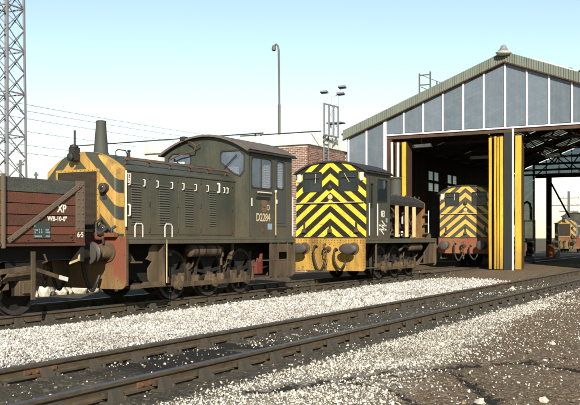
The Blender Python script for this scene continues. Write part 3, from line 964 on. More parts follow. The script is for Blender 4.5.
for i, (z, yy, nm) in enumerate(((9.9, 40, "topmost overhead wire crossing the sky right of the pylon"),
                    (9.55, 40.2, "second overhead wire from the top crossing the sky right of the pylon"),
                    (8.95, 39.6, "third overhead wire from the top right of the pylon"),
                    (8.30, 40.4, "fourth overhead wire from the top right of the pylon"),
                    (7.35, 39.8, "fifth overhead wire from the top right of the pylon"),
                    (6.9, 40.1, "lowest overhead wire crossing the sky right of the pylon"))):
    t = thing("overhead_wire", nm, "wire", (0, yy, z), 0, "overhead wires on the left")
    path = [(10+q*6.0, 0, .5*(((q % 10)-5)/5.0)**2-.3) for q in range(0, 36)]
    MB().tube(path, .017, 5).build("wire_strand", M['wire'], t, 60)

def far_pole(label, x, y, h, arms, r=.11):
    t = thing("telegraph_pole", label, "telegraph pole", (x, y, -.2), radians(R.uniform(-15, 15)), "distant telegraph poles")
    MB().cyl((0, 0, 0), (0, 0, h), r*1.25, r*.8, 10).build("shaft", M['pole'], t, 60)
    for k, (z, w) in enumerate(arms):
        MB().box(-.06, .06, -w, w, z-.06, z+.06).build("cross_arm", M['pole'], t)
        ins = MB()
        for q in (-.9, -.5, .5, .9): ins.lathe((0, q*w, z+.06), (0, 0, 1), [(0, .04), (.10, .06), (.16, .03)], 6)
        ins.build("insulators", M['wire'], t)
    return t
far_pole("thin dark pole standing between the pylon and the striped locomotive nose", 61.5, 65.5, 9.4, [(8.9, .5)], .17)
far_pole("short dark pole nearest the left edge of striped locomotive nose", 64.6, 66.5, 8.4, [(8.1, .25)], .14)
far_pole("distant telegraph pole with cross arms seen through the shed's far doorway", 125, 24.4, 8.2, [(7.2, 1.5), (6.2, 2.4), (5.3, 1.3)], .20)
# ------------------------------------------------------------------ shunting locomotives
def arc(hw, zs, zc, p=2.0, n=18, y0=None):
    out = []
    for i in range(n+1):
        a = pi*i/n
        y = -hw*cos(a)
        out.append((y, zs + (zc-zs)*(1-abs(cos(a))**p)))
    return out

def wheel(root, x, side, r=.535, yi=.70, phase=-pi/2, web='under'):
    y0, y1 = side*yi, side*(yi+.125)
    b = MB()
    b.ring_y(x, r, min(y0, y1)+.02, max(y0, y1)-.02, r*.80, r*.90, 32)
    b.lathe((x, y0, r), (0, side, 0), [(0, .13), (.15, .13), (.17, .10)], 16)
    for k in range(9):
        a = 2*pi*k/9 + .2
        c, s_ = cos(a), sin(a)
        b.bar((x+.1*c, (y0+y1)/2, r+.1*s_), (x+r*.82*c, (y0+y1)/2, r+r*.82*s_), .07, .085, (0, 1, 0))
    a0 = phase+pi
    pts = [(0, 0)] + [(r*.8*cos(a0+q), r*.8*sin(a0+q)) for q in (-.6, -.3, 0, .3, .6)]
    b.prism([(x+px, r+pz) for px, pz in pts], None, (0, (y0+y1)/2-.035, 0), (1, 0, 0), (0, 0, 1), -.07)
    w = b.build("wheel", M[web], root, 40)
    t = MB()
    ya, yb = min(y0, y1), max(y0, y1)
    t.ring_y(x, r, ya, yb, r*.88, r, 36)
    fl = min(y0, y1) if side > 0 else max(y0, y1)-.03
    t.ring_y(x, r, fl, fl+.03, r*.9, r+.028, 36)
    t.build("tyre", M['steel_worn'], w, 40)
    cr = MB()
    px, pz = x+.22*cos(phase), r+.22*sin(phase)
    ye = side*(yi+.15)
    cr.bar((x, ye, r), (px, ye, pz), .15, .07, (0, 1, 0))
    cr.cyl((px, ye, pz), (px, side*(yi+.36), pz), .05, seg=10)
    cr.build("crank", M['under_tan'], w, 40)
    return px, pz

def running_gear(root, xs, x0, x1, z_fp, red_box=None):
    """frames, wheels, coupling rods, brake gear, springs"""
    for s in (-1, 1):
        fr = MB()
        fr.prism([(x0+.05, .62), (xs[0]-.75, .40), (xs[-1]+.75, .40), (x1-.05, .62), (x1-.05, z_fp-.02), (x0+.05, z_fp-.02)],
                 None, (0, s*.60, 0), (1, 0, 0), (0, 0, 1), .03)
        fr.build("frame_plate", M['under'], root)
        pins = [wheel(root, x, s, phase=-pi/2 if s < 0 else 0) for x in xs]
        rod = MB(); ye = s*(.70+.28)
        zp = pins[0][1]
        for (a, z0), (c, z1) in zip(pins[:-1], pins[1:]):
            rod.bar((a, ye, z0), (c, ye, z1), .05, .11)
        for a, z in pins:
            rod.cyl((a, ye-s*.05, z), (a, ye+s*.06, z), .115, seg=14)
            rod.bar((a-.03, ye, z+.1), (a-.03, ye, z+.19), .07, .07)
        rod.build("coupling_rod", M['under_tan'], root, 35, bevel=.008)
        for i, x in enumerate(xs):
            b = MB()
            b.box(x+.52, x+.60, s*.74-.03, s*.74+.03, .38, 1.0)
            b.prism([(x+.545, .30), (x+.66, .34), (x+.67, .78), (x+.585, .78)], None, (0, s*.79-.045, 0), (1, 0, 0), (0, 0, 1), -.09)
            b.tube([(x+.56, s*.84, .62), (x+.62, s*.90, .70), (x+.68, s*.90, .82)], .022, 6)
            b.build("brake_hanger", M['under_tan'], root, bevel=.006)
            q = MB()
            for k in range(5): q.box(x-.42+k*.05, x+.42-k*.05, s*.66-.04, s*.66+.04, 1.02-k*.016-.016, 1.02-k*.016-.002)
            q.box(x-.07, x+.07, s*.66-.055, s*.66+.055, .80, 1.05)
            q.build("spring", M['under'], root)
        pr = MB()
        pr.tube([(xs[0]-.55, s*.86, .30), (xs[-1]+.6, s*.86, .28)], .024, 6)
        pr.build("brake_pull_rod", M['under_tan'], root)
        for k in range(7):
            mis = MB()
            x = xs[0]-.3+k*.52
            mis.box(x, x+.10+.05*(k % 3), s*.78, s*.88, .34, .50+.06*(k % 2))
            mis.lathe((x+.06, s*.89, .36), (0, 0, 1), [(0, .05), (.10, .05), (.13, .03)], 8)
            mis.build("pipe_bracket", M['under_tan'], root, bevel=.006)
    MB().box(x0+.2, x1-.2, -.58, .58, .55, z_fp-.04).build("engine_sump", M['void'], root)

def buffer_(root, x, y, z, round_=True, d=-1, L_=.5):
    b = MB()
    b.lathe((x, y, z), (d, 0, 0), [(0, .19), (.03, .19), (.035, .145), (L_*.5, .125), (L_*.52, .095), (L_-.06, .085)], 20)
    for k in range(4):
        a = pi/4+pi/2*k
        b.rivet((x+d*.03, y+.155*cos(a), z+.155*sin(a)), (d, 0, 0), .02)
    o = b.build("buffer", M['under_tan'], root, 35)
    h = MB()
    if round_: h.lathe((x+d*(L_-.07), y, z), (d, 0, 0), [(0, .12), (.015, .205), (.035, .21), (.055, .19), (.07, .10)], 28)
    else: h.lathe((x+d*(L_-.07), y, z), (d, 0, 0), [(0, .7), (.015, .98), (.035, 1.0), (.055, .93), (.068, .5)], 32, .29, .165)
    h.build("buffer_head", M['buffer_grey'], o, 50)

def coupling(root, x, z, d=-1):
    h = MB()
    h.lathe((x, 0, z), (d, 0, 0), [(0, .09), (.05, .09), (.06, .05), (.16, .05)], 14)
    h.tube([(x+d*.14, 0, z), (x+d*.28, 0, z+.01), (x+d*.36, 0, z+.06), (x+d*.35, 0, z+.14), (x+d*.27, 0, z+.15)], .045, 8)
    h.build("drawhook", M['under_tan'], root, 40)
    for k in range(4):
        q = MB(); zc = z-.10-.14*k; n = 10; xx = x+d*(.27-.02*k)
        pts = []
        for i in range(n+1):
            a = 2*pi*i/n
            u, v = .055*cos(a), .095*sin(a)
            pts.append((xx+(u if k % 2 else 0), (0 if k % 2 else u), zc+v))
        q.tube(pts, .020, 6)
        q.build("chain_link", M['under_tan'], root, 50)

def smooth(path, n=5):
    p = [Vector(q) for q in path]; p = [p[0]] + p + [p[-1]]; out = []
    for i in range(1, len(p)-2):
        for k in range(n):
            t = k/n
            out.append(.5*((2*p[i]) + (p[i+1]-p[i-1])*t + (2*p[i-1]-5*p[i]+4*p[i+1]-p[i+2])*t*t + (3*p[i]-p[i-1]-3*p[i+1]+p[i+2])*t**3))
    return out + [p[-1]]

def hose(root, x, y, z, d=-1, mat='black', drop=.75):
    MB().tube(smooth([(x, y, z), (x+d*.14, y, z+.04), (x+d*.22, y+.01, z-.06), (x+d*.20, y+.02, z-.30), (x+d*.17, y-.06, z-drop*.82), (x+d*.17, y-.19, z-drop), (x+d*.17, y-.30, z-drop*.80), (x+d*.12, y-.33, z-drop*.6)]), .034, 8).build("brake_hose", M[mat], root, 60)

def lamp_bracket(root, x, y, z, d=-1):
    b = MB()
    b.box(min(x, x+d*.03), max(x, x+d*.03), y-.05, y+.05, z, z+.10)
    b.box(min(x+d*.02, x+d*.04), max(x+d*.02, x+d*.04), y-.03, y+.03, z+.08, z+.32)
    b.build("lamp_iron", M['black'], root)

def marker_light(root, x, y, z, d=-1):
    o = MB().lathe((x, y, z), (d, 0, 0), [(-.02, .085), (.10, .085), (.12, .095), (.13, .07)], 16).build("marker_lamp", M['buffer_grey'], root, 40)
    MB().lathe((x, y, z), (d, 0, 0), [(.128, .05), (.14, .04), (.146, .02)], 14).build("lens", M['glass_dark'], o, 50)

def window(root, loop, o, U, V, gl='glass', frame='black', fw=.035, proud=.012):
    """frame (with a pane as its sub-part) round a hole in a wall; U x V points outwards"""
    f = MB().prism(grow(loop, fw*.6), [list(reversed(grow(loop, -fw*.5)))], o, U, V, proud).build("window_frame", M[frame], root, bevel=.004)
    oo = Vector(o) - Vector(U).cross(Vector(V))*.02
    MB().prism(grow(loop, .005), None, oo, U, V, .006).build("pane", M[gl], f)

def steps(root, xa, xb, y, ztop, zbot, post_mat='under_tan', cut=True):
    """sheet side of the footsteps with cut-out footholes and a tread at the bottom"""
    s = -1 if y < 0 else 1
    w = xb-xa
    b = MB()
    b.prism([(xa, zbot), (xb, zbot), (xb, ztop), (xa, ztop)], [[(xa+w*.35, zbot+.44), (xa+w*.35, zbot+.62), (xb-w*.18, zbot+.62), (xb-w*.18, zbot+.44)]],
            (0, y-s*.02, 0), (1, 0, 0), (0, 0, 1), s*-.012)
    b.box(xa-.02, xb+.02, min(y, y-s*.26), max(y, y-s*.26), zbot-.03, zbot)
    b.box(xa, xb, min(y, y-s*.22), max(y, y-s*.22), zbot+.40, zbot+.43)
    for x in (xa+.02, xa+w*.35, xb-.22*w):
        b.box(x-.02, x+.02, min(y, y+s*.03), max(y, y+s*.03), zbot, ztop)
    return b.build("footsteps", M[post_mat], root, bevel=.004)

def cab_roof(root, x0, x1, hw, zs, zc, p, mat, th=.045):
    lo = arc(hw, zs, zc, p, 22)
    up = [(y*(1+th/hw), z+th) for y, z in lo]
    sec = lo + list(reversed(up))
    b = MB(); n = len(lo)
    def s3(x, drop=0.0): return [(x, y, z-drop) for y, z in sec]
    b.loft([s3(x0, .012), s3(x0+.05), s3(x1-.05), s3(x1, .012)])
    o = b.build("roof", M[mat], root, 35)
    for s in (-1, 1): MB().box(x0, x1, min(s*(hw+.01), s*(hw+.075)), max(s*(hw+.01), s*(hw+.075)), zs-.03, zs+.012).build("rain_gutter", M['black'], root)
    return o

def cab_walls(root, x0, x1, hw, z0, zs, zc, p, front, rear, sides, fmat, smat, rmat, t=.04, gl='glass'):
    a = list(reversed(arc(hw, zs, zc, p, 22)))
    outline = [(-hw, z0), (hw, z0)] + a
    MB().prism(outline, front, (x0, 0, 0), (0, 1, 0), (0, 0, 1), t).build("cab_front", M[fmat], root)
    MB().prism(outline, rear, (x1-t, 0, 0), (0, 1, 0), (0, 0, 1), t).build("cab_back", M[rmat], root)
    for s in (-1, 1):
        MB().prism([(x0+t, z0), (x1-t, z0), (x1-t, zs), (x0+t, zs)], sides, (0, s*hw-(t if s > 0 else 0), 0), (1, 0, 0), (0, 0, 1), -t).build("cab_side", M[smat], root)
    MB().box(x0+t, x1-t, -hw+t, hw-t, z0, z0+.03).build("cab_floor", M['black'], root)
    for lp in front: window(root, [(-u, v) for u, v in reversed(lp)], (x0, 0, 0), (0, -1, 0), (0, 0, 1), gl)
    for lp in rear: window(root, lp, (x1, 0, 0), (0, 1, 0), (0, 0, 1))
    for lp in sides:
        window(root, lp, (0, -hw, 0), (1, 0, 0), (0, 0, 1), gl)
        window(root, [(-u, v) for u, v in reversed(lp)], (0, hw, 0), (-1, 0, 0), (0, 0, 1))
    MB().box(x0+t+.02, x0+.42, -.5, .5, z0+.05, z0+1.0).build("control_desk", M['black'], root)

LOUVRE = MB().loft([[(0, -.004, 0), (0, .002, .030), (0, -.022, .004)], [(.29, -.004, 0), (.29, .002, .030), (.29, -.022, .004)]]).mesh("louvre", M['louvre'])

def handle_u(root, a, b, out, r=.011, mat='white', name="handle"):
    a = Vector(a); b = Vector(b); o = Vector(out)
    return MB().tube([a, a+o*.7, a+o+(b-a)*.06, b+o-(b-a)*.06, b+o*.7, b], r, 8).build(name, M[mat], root, 60)

def grab_post(root, x0, x1, y, z0, z1, r=.017):
    return MB().tube([(x0, y, z0), (x0, y, z1-.05), (x0+.04, y, z1), (x1-.04, y, z1), (x1, y, z1-.05), (x1, y, z0)], r, 8).build("grab_rail", M['white'], root, 60)

def build_hood_loco():
    """bonnet-first shunter on the left: local x = 0 at its front buffer beam"""
    t = thing("shunting_locomotive", "dark green shunting locomotive D2284 nose first with striped yellow nose and louvred bonnet", "locomotive", (12.84, 12.1, 0), 0, "shunting locomotives at the shed")
    LEN = 6.75; HW = 1.28
    # footplate and beams
    MB().box(.0, LEN, -HW, HW, 1.30, 1.35).build("footplate", M['footplate'], t, bevel=.006)
    for s in (-1, 1): MB().box(.02, LEN-.02, min(s*1.25, s*1.275), max(s*1.25, s*1.275), 1.215, 1.298).build("valance", M['footplate'], t)
    def beam_loop(r=.13):
        lp = rr(-1.30, 1.30, .33, 1.5, r, 5)
        return [(u, min(v, 1.36)) for u, v in lp]
    MB().prism(beam_loop(), None, (-.035, 0, 0), (0, 1, 0), (0, 0, 1), .033).build("buffer_beam", M['beam_front'], t, bevel=.006)
    MB().prism(beam_loop(), None, (LEN+.002, 0, 0), (0, 1, 0), (0, 0, 1), .033).build("buffer_beam", M['under_tan'], t, bevel=.006)
    for s in (-1, 1):
        MB().box(.0, .05, min(s*1.22, s*1.30), max(s*1.22, s*1.30), .40, 1.29).build("beam_gusset", M['under_tan'], t)
        buffer_(t, -.035, s*.865, 1.05); buffer_(t, LEN+.035, s*.865, 1.05, True, 1)
    coupling(t, -.035, 1.02); coupling(t, LEN+.035, 1.02, 1)
    hose(t, -.04, -.42, 1.05); hose(t, -.04, .45, 1.05); hose(t, LEN+.04, -.4, 1.05, 1)
    # pipes and cocks standing on the front platform
    pp = MB()
    pp.tube([(-.12, -.62, 1.28), (-.12, -.62, 1.62), (-.02, -.66, 1.70), (.12, -.66, 1.55)], .035, 8)
    pp.tube([(-.10, -.80, 1.22), (-.14, -.80, 1.45), (-.06, -.84, 1.52), (.1, -.84, 1.44)], .03, 8)
    pp.lathe((-.12, -.62, 1.40), (0, 0, 1), [(0, .05), (.08, .06), (.12, .04)], 10)
    pp.lathe((-.13, -.80, 1.42), (-1, 0, 0), [(0, .05), (.10, .06), (.14, .03)], 10)
    pp.tube([(-.08, -1.0, 1.36), (-.10, -1.0, 1.50), (-.02, -1.04, 1.56)], .028, 8)
    pp.build("air_pipes", M['black'], t, 50)
    pp = MB()
    pp.lathe((-.10, -.70, 1.30), (0, 0, 1), [(0, .10), (.05, .14), (.12, .14), (.16, .08)], 14)
    pp.box(-.16, -.04, -1.12, -.86, 1.355, 1.43)
    pp.build("pipe_flange", M['beam_front'], t, 40)
    # bonnet
    HB, ZS, ZC, XC = .95, 2.72, 3.10, 4.52
    YC = .07
    def sec(x, sc=1.0, dz=0.0):
        a = arc(HB*sc, 1.355+(ZS-1.355)*(1-(1-sc)*1.2), ZC-dz, 2.0, 18)
        return [(x, y+YC, z) for y, z in [(-HB*sc, 1.352)] + a + [(HB*sc, 1.352)]]
    MB().loft([sec(.17, .94, .075), sec(.185, .965, .04), sec(.215, .985, .015), sec(.27, 1.0, 0), sec(.42, 1.0, 0)]).build("bonnet_nose", M['chev_green'], t, 35)
    MB().loft([sec(.424, .997, .004), sec(XC-.001, .997, .004)]).build("bonnet", M['green'], t, 35)
    MB().loft([sec(.415, 1.004, -.004), sec(.45, 1.004, -.004)]).build("nose_band", M['yellow'], t, 35)
    # radiator grille
    gy0, gy1, gz0, gz1 = -.48+YC, .48+YC+.10, 1.50, 2.67
    fr = MB().prism(rr(gy0-.05, gy1+.05, gz0-.05, gz1+.05, .02, 2), [list(reversed(rr(gy0, gy1, gz0, gz1, .015, 2)))], (.172, 0, 0), (0, 1, 0), (0, 0, 1), -.035)
    gf = fr.build("grille_frame", M['yellow'], t, bevel=.004)
    rv = MB()
    for k in range(11):
        z = gz0+(gz1-gz0)*k/10
        for y in (gy0-.025, gy1+.025): rv.rivet((.137, y, z), (-1, 0, 0), .012)
    for k in range(1, 10):
        y = gy0+(gy1-gy0)*k/10
        for z in (gz0-.025, gz1+.025): rv.rivet((.137, y, z), (-1, 0, 0), .012)
    rv.build("bolts", M['rust'], gf)
    MB().box(.150, .168, gy0, gy1, gz0, gz1).build("grille_back", M['void'], t)
    gm = MB()
    for k in range(46):
        y = gy0+(gy1-gy0)*(k+.5)/46; gm.box(.142, .150, y-.006, y+.006, gz0, gz1)
    for k in range(50):
        z = gz0+(gz1-gz0)*(k+.5)/50; gm.box(.140, .148, gy0, gy1, z-.006, z+.006)
    gm.build("grille_mesh", M['mesh'], t, kind="stuff")
    MB().box(.12, .15, gy0-.06, gy1+.06, 1.36, 1.44).build("nose_sill", M['footplate'], t)
    # lamp, rod and lights on the nose
    b = MB(); ly = YC+.09
    b.box(.03, .21, ly-.10, ly+.10, 2.90, 3.04); b.box(.02, .2, ly-.07, ly+.07, 3.04, 3.17); b.lathe((.10, ly, 3.17), (0, 0, 1), [(0, .09), (.04, .09), (.06, .04)], 12)
    b.lathe((.03, ly, 2.97), (-1, 0, 0), [(0, .07), (.06, .08), (.08, .05)], 14)
    b.build("nose_lamp", M['black'], t, 40)
    MB().tube([(.12, ly, 3.18), (.12, ly, 3.52)], .022, 8).build("lamp_rod", M['black'], t)
    for y, z in ((-.66, 2.33), (-.66, 1.52), (.80, 2.33), (.80, 1.52)):
        marker_light(t, .16, y+YC*.5, z)
        lamp_bracket(t, .18, y+YC*.5+.03, z-.22)
    # exhaust and things on the bonnet top
    MB().lathe((.78, YC-.02, 3.02), (0, 0, 1), [(0, .17), (.08, .165), (.10, .155), (.70, .105), (.76, .11), (.77, .085), (.70, .07)], 22).build("chimney", M['green_top'], t, 35)
    b = MB()
    b.tube([(.55, -.55, 2.95), (.55, -.55, 3.10), (.62, -.55, 3.14), (.85, -.55, 3.14), (.9, -.55, 3.08), (.9, -.55, 2.95)], .013, 6)
    b.build("lifting_bracket", M['black'], t)
    MB().tube([(.60, .50, 2.98), (.60, .50, 3.10), (.60, .72, 3.08), (.60, .76, 2.9)], .013, 6).build("lifting_bracket", M['black'], t)
    MB().lathe((1.02, -.5, 2.97), (0, 0, 1), [(0, .035), (.16, .03), (.17, .045), (.2, .03)], 10).build("filler_cap", M['black'], t, 40)
    rl = MB()
    yr, zr = YC-.86, 2.935
    rl.tube([(.55, yr, zr), (4.35, yr, zr)], .018, 8)
    for k in range(6):
        x = .62+k*.73; rl.tube([(x, yr, zr), (x, yr+.05, zr-.10)], .016, 6)
        rl.box(x-.05, x+.05, yr-.025, yr+.025, zr-.025, zr+.03)
    rl.build("bonnet_handrail", M['rust'], t, 50)
    MB().box(.45, XC, YC-HB-.018, YC-HB+.02, ZS-.035, ZS).build("bonnet_gutter", M['green_top'], t, bevel=.004)
    # bonnet doors with louvres
    seams = [.47, 1.21, 2.19, 3.05, 4.36]
    lx = [(.62, .92), (1.53, 1.86), (2.44, 2.74), (3.38, 3.66)]
    for k in range(4):
        xa, xb = seams[k]+.012, seams[k+1]-.012
        d = MB().box(xa, xb, YC-HB-.010, YC-HB+.005, 1.40, 2.66).build("bonnet_door", M['green'], t, bevel=.004)
        for j in range(17):
            lv = link_mesh("louvre", LOUVRE, d, (lx[k][0], YC-HB-.010, 1.60+j*.0515)); lv.scale.x = (lx[k][1]-lx[k][0])/.29
        for hx in (lx[k][0]-.09, lx[k][1]+.08):
            big = (k == 3 and hx > lx[k][1])
            handle_u(d, (hx, YC-HB-.01, 2.40), (hx, YC-HB-.01, 2.53 if not big else 2.60), (0, -.05, 0), .012 if not big else .024)
        for z in (1.50, 2.05, 2.60): MB().lathe((xb+.012, YC-HB-.012, z-.05), (0, 0, 1), [(0, .016), (.10, .016)], 8).build("hinge", M['black'], d)
        far = MB().box(xa, xb, YC+HB-.005, YC+HB+.010, 1.40, 2.66).build("bonnet_door", M['green'], t)
    for hx in (3.98, 4.12): handle_u(t, (hx, YC-HB-.01, 2.40), (hx, YC-HB-.01, 2.52), (0, -.04, 0), .012)
    lb = MB().box(.50, .60, YC-HB-.024, YC-HB-.012, 2.44, 2.64).build("warning_label", M['white'], t)
    b = MB()
    for z in (2.50, 2.56, 2.60): b.box(.53, .57, YC-HB-.028, YC-HB-.025, z-.012, z+.012)
    b.build("red_flash", M['red'], lb)
    MB().tube([(.38, YC-HB-.08, 1.56), (.38, YC-HB-.08, 2.68)], .018, 10).build("nose_handrail", M['white'], t, 60)
    handle_u(t, (.52, YC-HB-.01, 1.78), (.52, YC-HB-.01, 2.0), (.0, -.06, 0), .018)
    for xg in (.32, 1.28): grab_post(t, xg, xg+.24, -1.24, 1.35, 1.62, .013)
    # cab
    C0, C1, CH, EZ, CZ, P = XC, 6.63, 1.27, 3.42, 3.84, 2.0
    fw = [[(.45, 3.20), (.84, 2.90), (1.02, 2.83), (1.13, 2.96), (1.14, 3.34), (1.02, 3.46), (.50, 3.46), (.45, 3.40)]]
    front = fw + [[(-u, v) for u, v in reversed(fw[0])]]
    sides = [rr(4.63, 5.58, 2.55, 3.31, .09), rr(5.85, 6.21, 2.58, 3.30, .07)]
    rear = [rr(-1.05, -.35, 2.6, 3.3, .08), rr(.35, 1.05, 2.6, 3.3, .08)]
    cab_walls(t, C0, C1, CH, 1.352, EZ, CZ, P, front, rear, sides, 'green', 'green', 'green')
    cab_roof(t, C0-.13, C1+.10, CH+.03, EZ+.005, CZ, P, 'roof_brown')
    MB().box(5.085, 5.115, -CH-.008, -CH+.02, 2.57, 3.29).build("window_bar", M['steel_worn'], t)
    # cab side: door, recesses, handrails
    for (xa, xb, za, zb) in ((5.68, 5.70, 1.40, 3.38), (6.33, 6.35, 1.40, 3.38), (5.70, 6.33, 3.34, 3.37), (5.70, 6.33, 1.62, 1.66), (4.56, 4.60, 1.38, 3.38)):
        MB().box(xa, xb, -CH-.014, -CH-.001, za, zb).build("door_beading", M['green_top'], t)
    MB().box(5.74, 6.30, -CH-.010, -CH-.001, 1.70, 2.50).build("cab_door", M['green_top'], t, bevel=.004)
    MB().tube([(5.68, -CH-.07, 1.40), (5.68, -CH-.07, 2.48)], .015, 8).build("door_handrail", M['cream'], t, 60)
    MB().lathe((5.68, -CH-.07, 2.48), (0, 0, 1), [(0, .03), (.05, .03)], 8).build("handrail_knob", M['white'], t)
    MB().tube([(6.56, -CH-.07, 1.40), (6.56, -CH-.07, 2.4)], .011, 8).build("door_handrail", M['white'], t, 60)
    MB().tube([(4.85, -CH-.05, 2.45), (5.50, -CH-.05, 2.45)], .016, 8).build("window_rail", M['white'], t, 60)
    MB().box(4.85, 5.52, -CH-.006, -CH-.001, 2.27, 2.35).build("slot", M['void'], t)
    MB().box(4.60, 4.63, -CH-.03, -CH-.001, 2.1, 2.3).build("cab_handle", M['white'], t)
    MB().box(5.80, 5.83, -CH-.035, -CH-.009, 2.2, 2.3).build("door_handle", M['white'], t)
    text("D2284", .27, "cab_number", M['cream_lettering'], t, (5.18, -CH-.004, 1.83), sx=.92, bold=.02)
    # faded crest: wheel and lion shape
    b = MB()
    b.lathe((5.22, -CH-.001, 2.20), (0, -1, 0), [(0, .12), (.004, .12)], 20, 1, 1)
    b.prism([(5.14, 1.96), (5.30, 1.96), (5.34, 2.04), (5.30, 2.10), (5.14, 2.10), (5.11, 2.03)], None, (0, -CH-.001, 0), (1, 0, 0), (0, 0, 1), .004)
    b.build("crest", paint("crest_faded", L(.15, .075, .04), L(.07, .065, .04), .7, .6, 9), t)
    b = MB(); b.ring_y(5.42, 2.09, -CH-.004, -CH-.001, .05, .07, 16); b.build("crest_ring", M['cream_lettering'], t)
    MB().box(5.40, 5.60, -CH-.006, -CH-.001, 1.54, 1.69).build("data_panel", M['wire'], t)
    MB().lathe((5.20, -CH-.001, 1.52), (0, -1, 0), [(0, .06), (.006, .055)], 14).build("red_disc", M['red'], t)
    # roof front fittings
    MB().box(C0-.15, C0+.02, .54, .68, 3.76, 3.86).build("roof_lamp", M['black'], t, bevel=.01)
    b = MB()
    b.tube([(C0-.1, .45, 3.72), (C0-.16, .30, 3.70), (C0-.16, .18, 3.60), (C0-.14, .24, 3.48), (C0-.14, .65, 3.42), (C0-.14, 1.0, 3.30)], .018, 6)
    b.tube([(C0-.16, .18, 3.60), (C0-.16, .05, 3.66)], .018, 6)
    b.build("wiper_pipe", M['rust'], t, 60)
    for s in (-1, 1):
        MB().bar((C0-.05, s*.60, 3.05), (C0-.05, s*.95, 3.35), .02, .02).build("wiper", M['black'], t)
    MB().box(C0-.045, C0-.02, .62, .98, 3.14, 3.24).build("screen_notice", M['white'], t)
    # under the footplate
    running_gear(t, [2.08, 3.46, 4.83], 0, LEN, 1.30)
    tk = MB().lathe((2.35, -1.0, 1.05), (1, 0, 0), [(0, .02), (.03, .08), (.10, .14), (1.18, .14), (1.25, .08), (1.28, .02)], 20)
    tk = tk.build("air_tank", M['under_tan'], t, 40)
    for x in (2.62, 2.9, 3.35): MB().lathe((x, -1.0, 1.05), (1, 0, 0), [(0, .145), (.05, .145)], 20).build("tank_strap", M['under'], tk)
    b = MB()
    b.lathe((3.72, -1.0, 1.12), (0, 0, -1), [(0, .05), (.12, .05), (.14, .07), (.22, .07), (.24, .03), (.42, .03)], 10)
    b.tube([(4.12, -1.05, 1.22), (4.12, -1.05, 1.02), (4.02, -1.05, .92)], .045, 8)
    b.lathe((4.02, -1.05, .90), (-.3, 0, -1), [(0, .06), (.08, .07), (.1, .03)], 10)
    b.build("drain_cocks", M['under_tan'], t, 40)
    # front steps: tan sheet cut along a cast shadow's zigzag, white edged post
    b = MB()
    b.prism([(.98, .40), (1.24, .40), (1.24, 1.20), (1.06, 1.20), (.94, 1.12), (.94, .98), (.84, .90), (1.04, .84), (.90, .70), (.92, .48)], None, (0, -1.10, 0), (1, 0, 0), (0, 0, 1), -.03)
    b.prism([(.30, .36), (1.26, .36), (1.22, .44), (.72, .44), (.62, .40), (.30, .40)], None, (0, -1.12, 0), (1, 0, 0), (0, 0, 1), .10)
    b.box(.28, 1.28, -1.26, -1.0, .33, .36)
    b.box(1.24, 1.27, -1.26, -.98, .36, 1.215)
    b.box(.30, .55, -1.24, -1.02, .83, .86)
    b.prism([(.33, .84), (.56, .84), (.36, 1.05)], None, (0, -1.05, 0), (1, 0, 0), (0, 0, 1), .02)
    b.build("footsteps", M['under_tan'], t, bevel=.004)
    MB().tube([(1.30, -1.27, .40), (1.30, -1.27, 1.30)], .012, 8).build("step_rail", M['cream'], t, 60)
    steps(t, 5.55, 6.68, -1.24, 1.22, .35)
    steps(t, 5.55, 6.68, 1.24, 1.22, .35); steps(t, .30, 1.25, 1.24, 1.22, .35)
    b = MB().prism([(5.22, .44), (5.50, .44), (5.50, .94), (5.44, .82), (5.38, .74), (5.22, .72)], None, (0, -.98, 0), (1, 0, 0), (0, 0, 1), .08)
    b.build("sand_box", M['red'], t, bevel=.006)
    MB().prism([(1.35, .95), (1.75, .95), (1.75, .98), (1.52, 1.22), (1.35, 1.22)], None, (0, -.96, 0), (1, 0, 0), (0, 0, 1), .10).build("step_bracket", M['under'], t)
    return t
loco_green = build_hood_loco()

